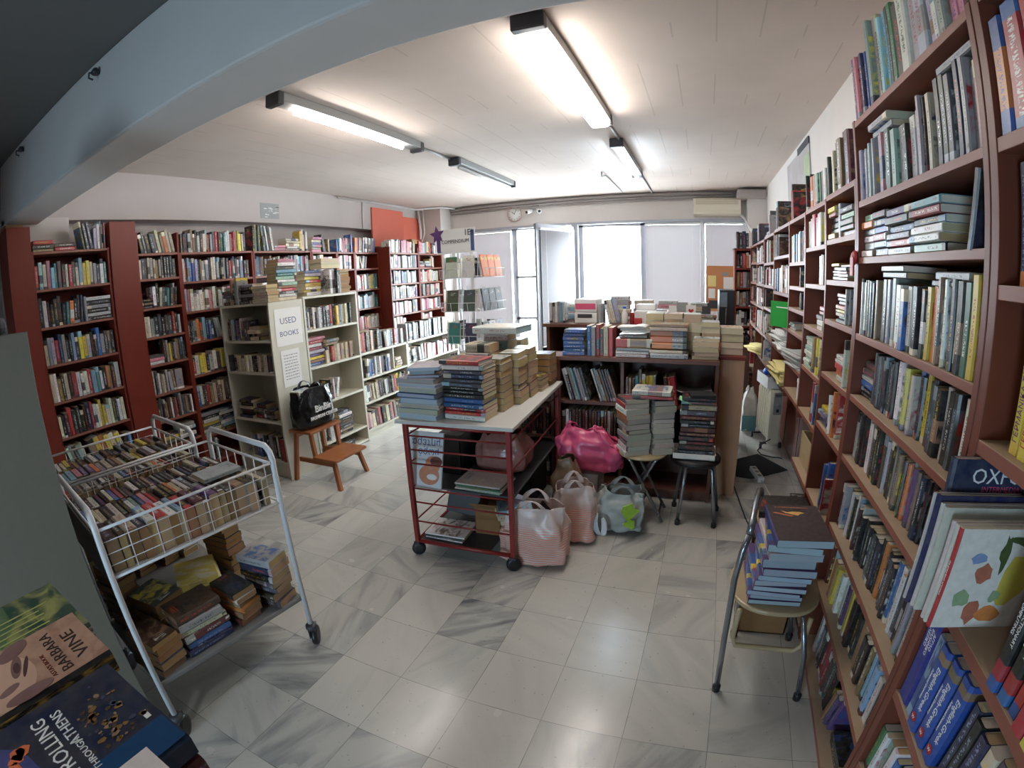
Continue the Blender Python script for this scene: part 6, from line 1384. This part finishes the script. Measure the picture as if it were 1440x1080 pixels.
MB(Mq).box((-.028, -.13, .001), (.028, .13, .045)).build('casing', WHITEP, c, bevel=.005)
for k in range(3): MB(Mq @ T(0, -.08 + k * .08, .045)).lathe([(.019, 0), (.02, .002), (.012, .0025)], n=14).build('socket', GREYP, c)
MB(Mq).tube([(0, -.13, .02), (.01, -.2, .01), (.0, -.38, .006), (-.04, -.5, .006)], .005, 6).build('cord', WHITEP, c)
tag(MB().tube([(.36, 3.75, .006), (.42, 3.2, .006), (.5, 2.7, .006), (.56, 2.35, .006)], .005, 6).build('floor_cable', BLACKP), 'thin black cable trailing along the right aisle floor', 'cable')
# loose things in the pigeonholes
papers('heap of grey newspapers spilling from the paper-filled column', .74, 3.22, 1.083, .27, .34, 9, mat('newsprint', rgb(176, 174, 170), .85, var=.1), .1)
papers('untidy sheaf of white papers farther along the paper-filled column', .75, 3.88, 1.103, .5, .26, 12, PAPER, PI / 2)
papers('lower sheaf of buff papers in the paper-filled column', .75, 3.86, .863, .5, .26, 11, YELLOWPAPER, PI / 2)
c = thing('desk_fan', 'round white clip-on fan in a right-hand pigeonhole', 'fan', (.70, 3.2, .9)); Mz = basis((.70, 3.2, .97), (.1, -1, 0), (0, 0, 1))
MB(Mz).lathe([(.0, .02), (.06, .018), (.078, 0), (.06, -.02), (.02, -.035)], n=24).build('guard', WHITEP, c); MB().lathe([(.05, 0), (.05, .012), (.012, .02), (.012, .08)], (.72, 3.2, .901), 16).build('base', WHITEP, c)
carton('white carton below the clip-on fan', (.64, 3.0, .901), (.78, 3.09, 1.03), WHITEP, 0, False, 'carton')
c = thing('hanging_booklet', 'bright green booklet hanging from the front of the right shelves', 'booklet', (.60, 3.62, 1.33)); Mg = basis((.598, 3.60, 1.385), (.55, -.83, 0), (0, 0, 1))
MB(Mg).box((-.11, -.09, 0), (.11, .09, .006)).build('cover', GREENP, c); MB(Mg).box((-.05, .045, .006), (.07, .052, .0065)).build('white_line', WHITEINK, c)
c = thing('ribbon_rosette', 'red cloth rosette tied to the bookcase upright behind the chair', 'rosette', (.612, 1.985, 1.72))
MB(basis((.618, 1.985, 1.735), (0, -1, 0), (0, 0, 1))).lathe([(.0, .012), (.018, .01), (.03, .0), (.022, -.008)], n=9).build('knot', REDP, c); MB().prism([(.606, 1.965), (.612, 1.965), (.612, 2.005), (.606, 2.005)], 1.665, 1.735).build('tail', REDP, c)
c = thing('wooden_crate', 'small wooden crate of odds and ends on a low right shelf', 'crate', (.72, 2.72, .272)); 
MB().box((.66, 2.50, .60), (.668, 2.90, .76)).box((.66, 2.50, .60), (.86, 2.51, .76)).box((.66, 2.89, .60), (.86, 2.9, .76)).box((.66, 2.5, .592), (.86, 2.9, .60)).build('sides', SEATWOOD, c); MB(T(.76, 2.7, .602)).lathe([(.07, 0), (.085, .05), (.06, .11), (.02, .15)], n=9).build('dark_contents', BLACKP, c)
# ------------------------------------------------------------------ wire book rack with its sign
RC = V((-2.28, 4.62, 0)); ry = -.40
c = thing('book_rack', 'revolving white wire book rack with a purple star sign behind the red trolley', 'book rack', RC)
MR = T(*RC) @ rotz(-.1)
MB(MR).tube([(0, 0, .03), (0, 0, 1.9)], .016, 10).build('pole', WHITEMETAL, c); MB(MR).lathe([(.26, 0), (.27, .015), (.25, .03), (.03, .05)], n=24).build('base', WHITEMETAL, c)
TZ = (1.66, 1.32, .985, .65)
for side in range(4):
    Ms_ = MR @ rotz(side * PI / 2)
    for z in TZ:
        m = MB(Ms_); w_ = .20; y0, y1 = -.27, -.22
        m.tube([(-w_, y0, z), (w_, y0, z)], .003, 5).tube([(-w_, y0 - .012, z + .09), (w_, y0 - .012, z + .09)], .003, 5).tube([(-w_, y1 + .02, z + .16), (w_, y1 + .02, z + .16)], .003, 5)
        for k in range(5):
            x = -w_ + k * w_ / 2; m.tube([(x, y1 + .02, z + .25), (x, y1, z), (x, y0, z), (x, y0 - .012, z + .09)], .003, 5)
        m.tube([(-w_, y1, z), (-.02, 0, z + .02)], .0035, 5).tube([(w_, y1, z), (.02, 0, z + .02)], .0035, 5)
        m.build('wire_pocket', WHITEMETAL, c)
RB = {0: [('g', 'w'), ('e', 'd'), ('t', 'n'), ('s', 'k')], 3: [('i', 'f'), ('s', 'i'), ('k', 's'), ('w', 'k')], 1: [('oo', 'o'), ('kk', 'k'), ('kw', 's'), ('d', 'k')], 2: [('w', 'k'), ('s', 'w'), ('k', 'w'), ('n', 's')]}
SN = {0: 'front', 1: 'window side', 2: 'back', 3: 'aisle side'}
for side, tiers in RB.items():
    Ms_ = MR @ rotz(side * PI / 2)
    for q, (z, (g1, g2)) in enumerate(zip(TZ, tiers)):
        cs = g1 + g2
        for i, cc in enumerate(cs):
            n = len(cs); x = -.2 + .4 * (i + .5) / n
            h, d = (.215, .135) if n < 3 else (.225, .125)
            # cover faces outward (-y of the side): front cover = +x of the book
            A = Ms_ @ T(x, -.245, z + .004) @ Matrix.Rotation(-.14, 4, 'X') @ Matrix(((0, 1, 0, 0), (-1, 0, 0, 0), (0, 0, 1, 0), (0, 0, 0, 1))) @ T(0, -d / 2, 0)
            b_ = book(A, h, d, .016, cc, 'in %s tier of %s of the wire book rack' % (ORD[q], SN[side]), 'from its left', 'w', bands=[(.75, cc, .5), (.9, 'g' if cc == 'g' else cc, 1), (1, cc)])
            if cc == 'g' and side == 0 and q == 0: b_['cols'] = [cl((186, 192, 178)), cl((58, 116, 84)), cl((58, 116, 84))]; b_['art'] = cl((150, 150, 140))
            if side == 1 and q == 0: b_['cols'] = [cl((232, 132, 70)), cl((240, 176, 90)), cl((236, 120, 60))]; b_['art'] = cl((196, 60, 40))
m = MB(MR @ T(-.02, -.2, 0)); 
sg = thing('rack_sign', 'white COMPENDIUM sign on top of the wire book rack', 'sign', MR @ V((-.02, -.2, 1.9)))
MB(MR @ T(-.02, -.205, 0)).box((-.27, -.006, 1.915), (.20, 0, 2.165)).build('board', WHITEP, sg)
MB(MR @ T(-.02, -.213, 0)).box((-.255, 0, 1.93), (-.20, .0015, 2.09)).build('blue_corner', BLUEINK, sg); MB(MR @ T(-.02, -.213, 0)).box((.15, 0, 1.93), (.19, .0015, 2.14)).build('blue_corner', BLUEINK, sg)
MB(MR @ T(-.02, -.214, 0)).box((-.215, 0, 1.935), (.145, .0015, 2.075)).build('white_label', PAPER, sg)
fx = MR @ Matrix(((1, 0, 0, 0), (0, 0, -1, 0), (0, 1, 0, 0), (0, 0, 0, 1)))
lettering('COMPENDIUM', .052, INK, sg, MR @ T(-.05, -.222, 2.035) @ Matrix.Rotation(PI / 2, 4, 'X'), squeeze=.98)
lettering('1E!', .085, INK, sg, MR @ T(.11, -.222, 2.115) @ Matrix.Rotation(PI / 2, 4, 'X'))
for x in (-.2, .15): MB(MR @ T(-.02, -.2, 0)).box((x - .01, 0, 1.55), (x + .01, .006, 1.93)).build('sign_stem', WHITEP, sg)
st = [((.095 if k % 2 == 0 else .043) * math.sin(k * PI / 5), (.095 if k % 2 == 0 else .043) * math.cos(k * PI / 5)) for k in range(10)]
MB(MR @ T(-.27, -.218, 2.12) @ Matrix.Rotation(PI / 2, 4, 'X') @ rotz(.12)).prism(st, 0, .006).build('purple_star', PURPLEP, sg)
MB(MR @ T(-.262, -.2165, 0)).box((-.017, -.004, 1.94), (.017, 0, 2.08)).build('star_stem', PURPLEP, sg)
stack(RC.x + .15, RC.y - .75, 0, 90, 'wsdwsdwsdwsdswdswd', 'in floor pile before the wire rack', total=.55, hs=(.2, .24), ds=(.15, .18), ja=4)
stack(-3.36, 5.1, .942, 0, 'fi', 'lying on the low cream shelves near the divider', total=.05) if False else None
# ------------------------------------------------------------------ which books show largest: those stand as things of their own, the rest as one mass
def quick_box(B):
    h, d, t = B['h'], B['d'], B['t']; M = B['M']
    return [M @ V(p) for p in ((-t / 2, 0, 0), (t / 2, 0, 0), (t / 2, d, 0), (-t / 2, d, 0), (-t / 2, 0, h), (t / 2, 0, h), (t / 2, d, h), (-t / 2, d, h))]
dg = bpy.context.evaluated_depsgraph_get(); dg.update()
vs = []; ps = []; own = []
for i, B in enumerate(BOOKS):
    o = len(vs); vs += quick_box(B)
    for f in ((0, 3, 2, 1), (4, 5, 6, 7), (0, 1, 5, 4), (1, 2, 6, 5), (2, 3, 7, 6), (3, 0, 4, 7)): ps.append(tuple(o + k for k in f)); own.append(i)
for o in COL.objects:
    if o.type != 'MESH': continue
    k = len(vs); mw = o.matrix_world if o.parent is None else Matrix.Translation(ORG.get(o.name, V((0, 0, 0))))
    if any(m and m.name == 'window_glass' for m in o.data.materials): continue
    vs += [mw @ v.co for v in o.data.vertices]
    for p in o.data.polygons: ps.append(tuple(k + q for q in p.vertices)); own.append(-1)
tree = BVHTree.FromPolygons(vs, ps)
seen = [0] * len(BOOKS)
STEP = 3
for yy in range(1, 1080, STEP):
    for xx in range(1, 1440, STEP):
        hit = tree.ray_cast(CAMP, pix_ray(xx, yy))
        if hit[2] is not None and own[hit[2]] >= 0: seen[own[hit[2]]] += 1
LIMIT = 300
order = sorted(range(len(BOOKS)), key=lambda i: -(seen[i] + (10000 if BOOKS[i]['force'] and seen[i] else 0)))
single = [i for i in order if seen[i] > 0][:LIMIT]; ss = set(single)
print('BOOKS', len(BOOKS), 'seen', sum(1 for s in seen if s), 'single', len(single), 'smallest single', seen[single[-1]] if single else 0)

# labels: colour and kind, counted along the row or down the pile
def cname(B): return CODES[B['c']][1]
def kname(B): return 'hardback' if B['hard'] else 'paperback'
rows_ = {}
for i, B in enumerate(BOOKS):
    if seen[i] or i in ss: rows_.setdefault(B['where'], []).append(i)
for wh, idx in rows_.items():
    if wh and BOOKS[idx[0]]['end'] == 'from the top': idx.reverse()
    cnt = {}
    for i in idx: cnt.setdefault((cname(BOOKS[i]), kname(BOOKS[i])), []).append(i)
    for (cn, kn), lst in cnt.items():
        for n, i in enumerate(lst):
            B = BOOKS[i]
            if B['label']: continue
            if len(lst) == 1: B['label'] = 'only %s %s %s' % (cn, kn, wh)
            else: B['label'] = '%s %s %s %s %s' % (ORD[min(n, len(ORD) - 1)], cn, kn, B['end'], wh)
used = {}
for i in single:
    B = BOOKS[i]; L_ = ' '.join(B['label'].split())
    w_ = L_.split()
    if len(w_) > 16: L_ = L_.replace(' the ', ' '); w_ = L_.split()
    if len(w_) > 16: print('LONG', len(w_), L_)
    while L_.lower() in used: L_ = L_ + ' too'
    used[L_.lower()] = 1; B['label'] = L_
mass = ([], [], [], [], []); pmass = ([], [], [], [], [])
def mesh_from(nm, dat, m, M=None):
    me = bpy.data.meshes.new(nm); me.from_pydata(dat[0], [], dat[1]); paint(me, dat[2], dat[3], dat[4]); me.materials.append(m); me.update()
    return me
for i, B in enumerate(BOOKS):
    cov, pag = book_mesh(B)
    if i in ss:
        o = bpy.data.objects.new(B['name'], mesh_from('cover', cov, COVER)); COL.objects.link(o); o.matrix_world = B['M']
        o['label'] = B['label']; o['category'] = 'book'; o['group'] = B['where'] and 'books ' + B['where'] or 'featured books'
        p = bpy.data.objects.new('pages', mesh_from('pages', pag, PAGE)); COL.objects.link(p); p.parent = o
        for f in B['extra']: f(B, o)
    else:
        for acc, dat in ((mass, cov), (pmass, pag)):
            k = len(acc[0]); M = B['M']
            acc[0].extend(M @ V(v) for v in dat[0]); acc[1].extend(tuple(q + k for q in f) for f in dat[1]); acc[2].extend(dat[2]); acc[3].extend(dat[3]); acc[4].extend(dat[4])
o = bpy.data.objects.new('books', mesh_from('books', mass, COVER)); COL.objects.link(o)
tag(o, 'all the smaller more distant books filling the shelves and piles of the shop', 'books', None, 'stuff')
p = bpy.data.objects.new('pages', mesh_from('pages', pmass, PAGE)); COL.objects.link(p); p.parent = o; p['kind'] = 'stuff'
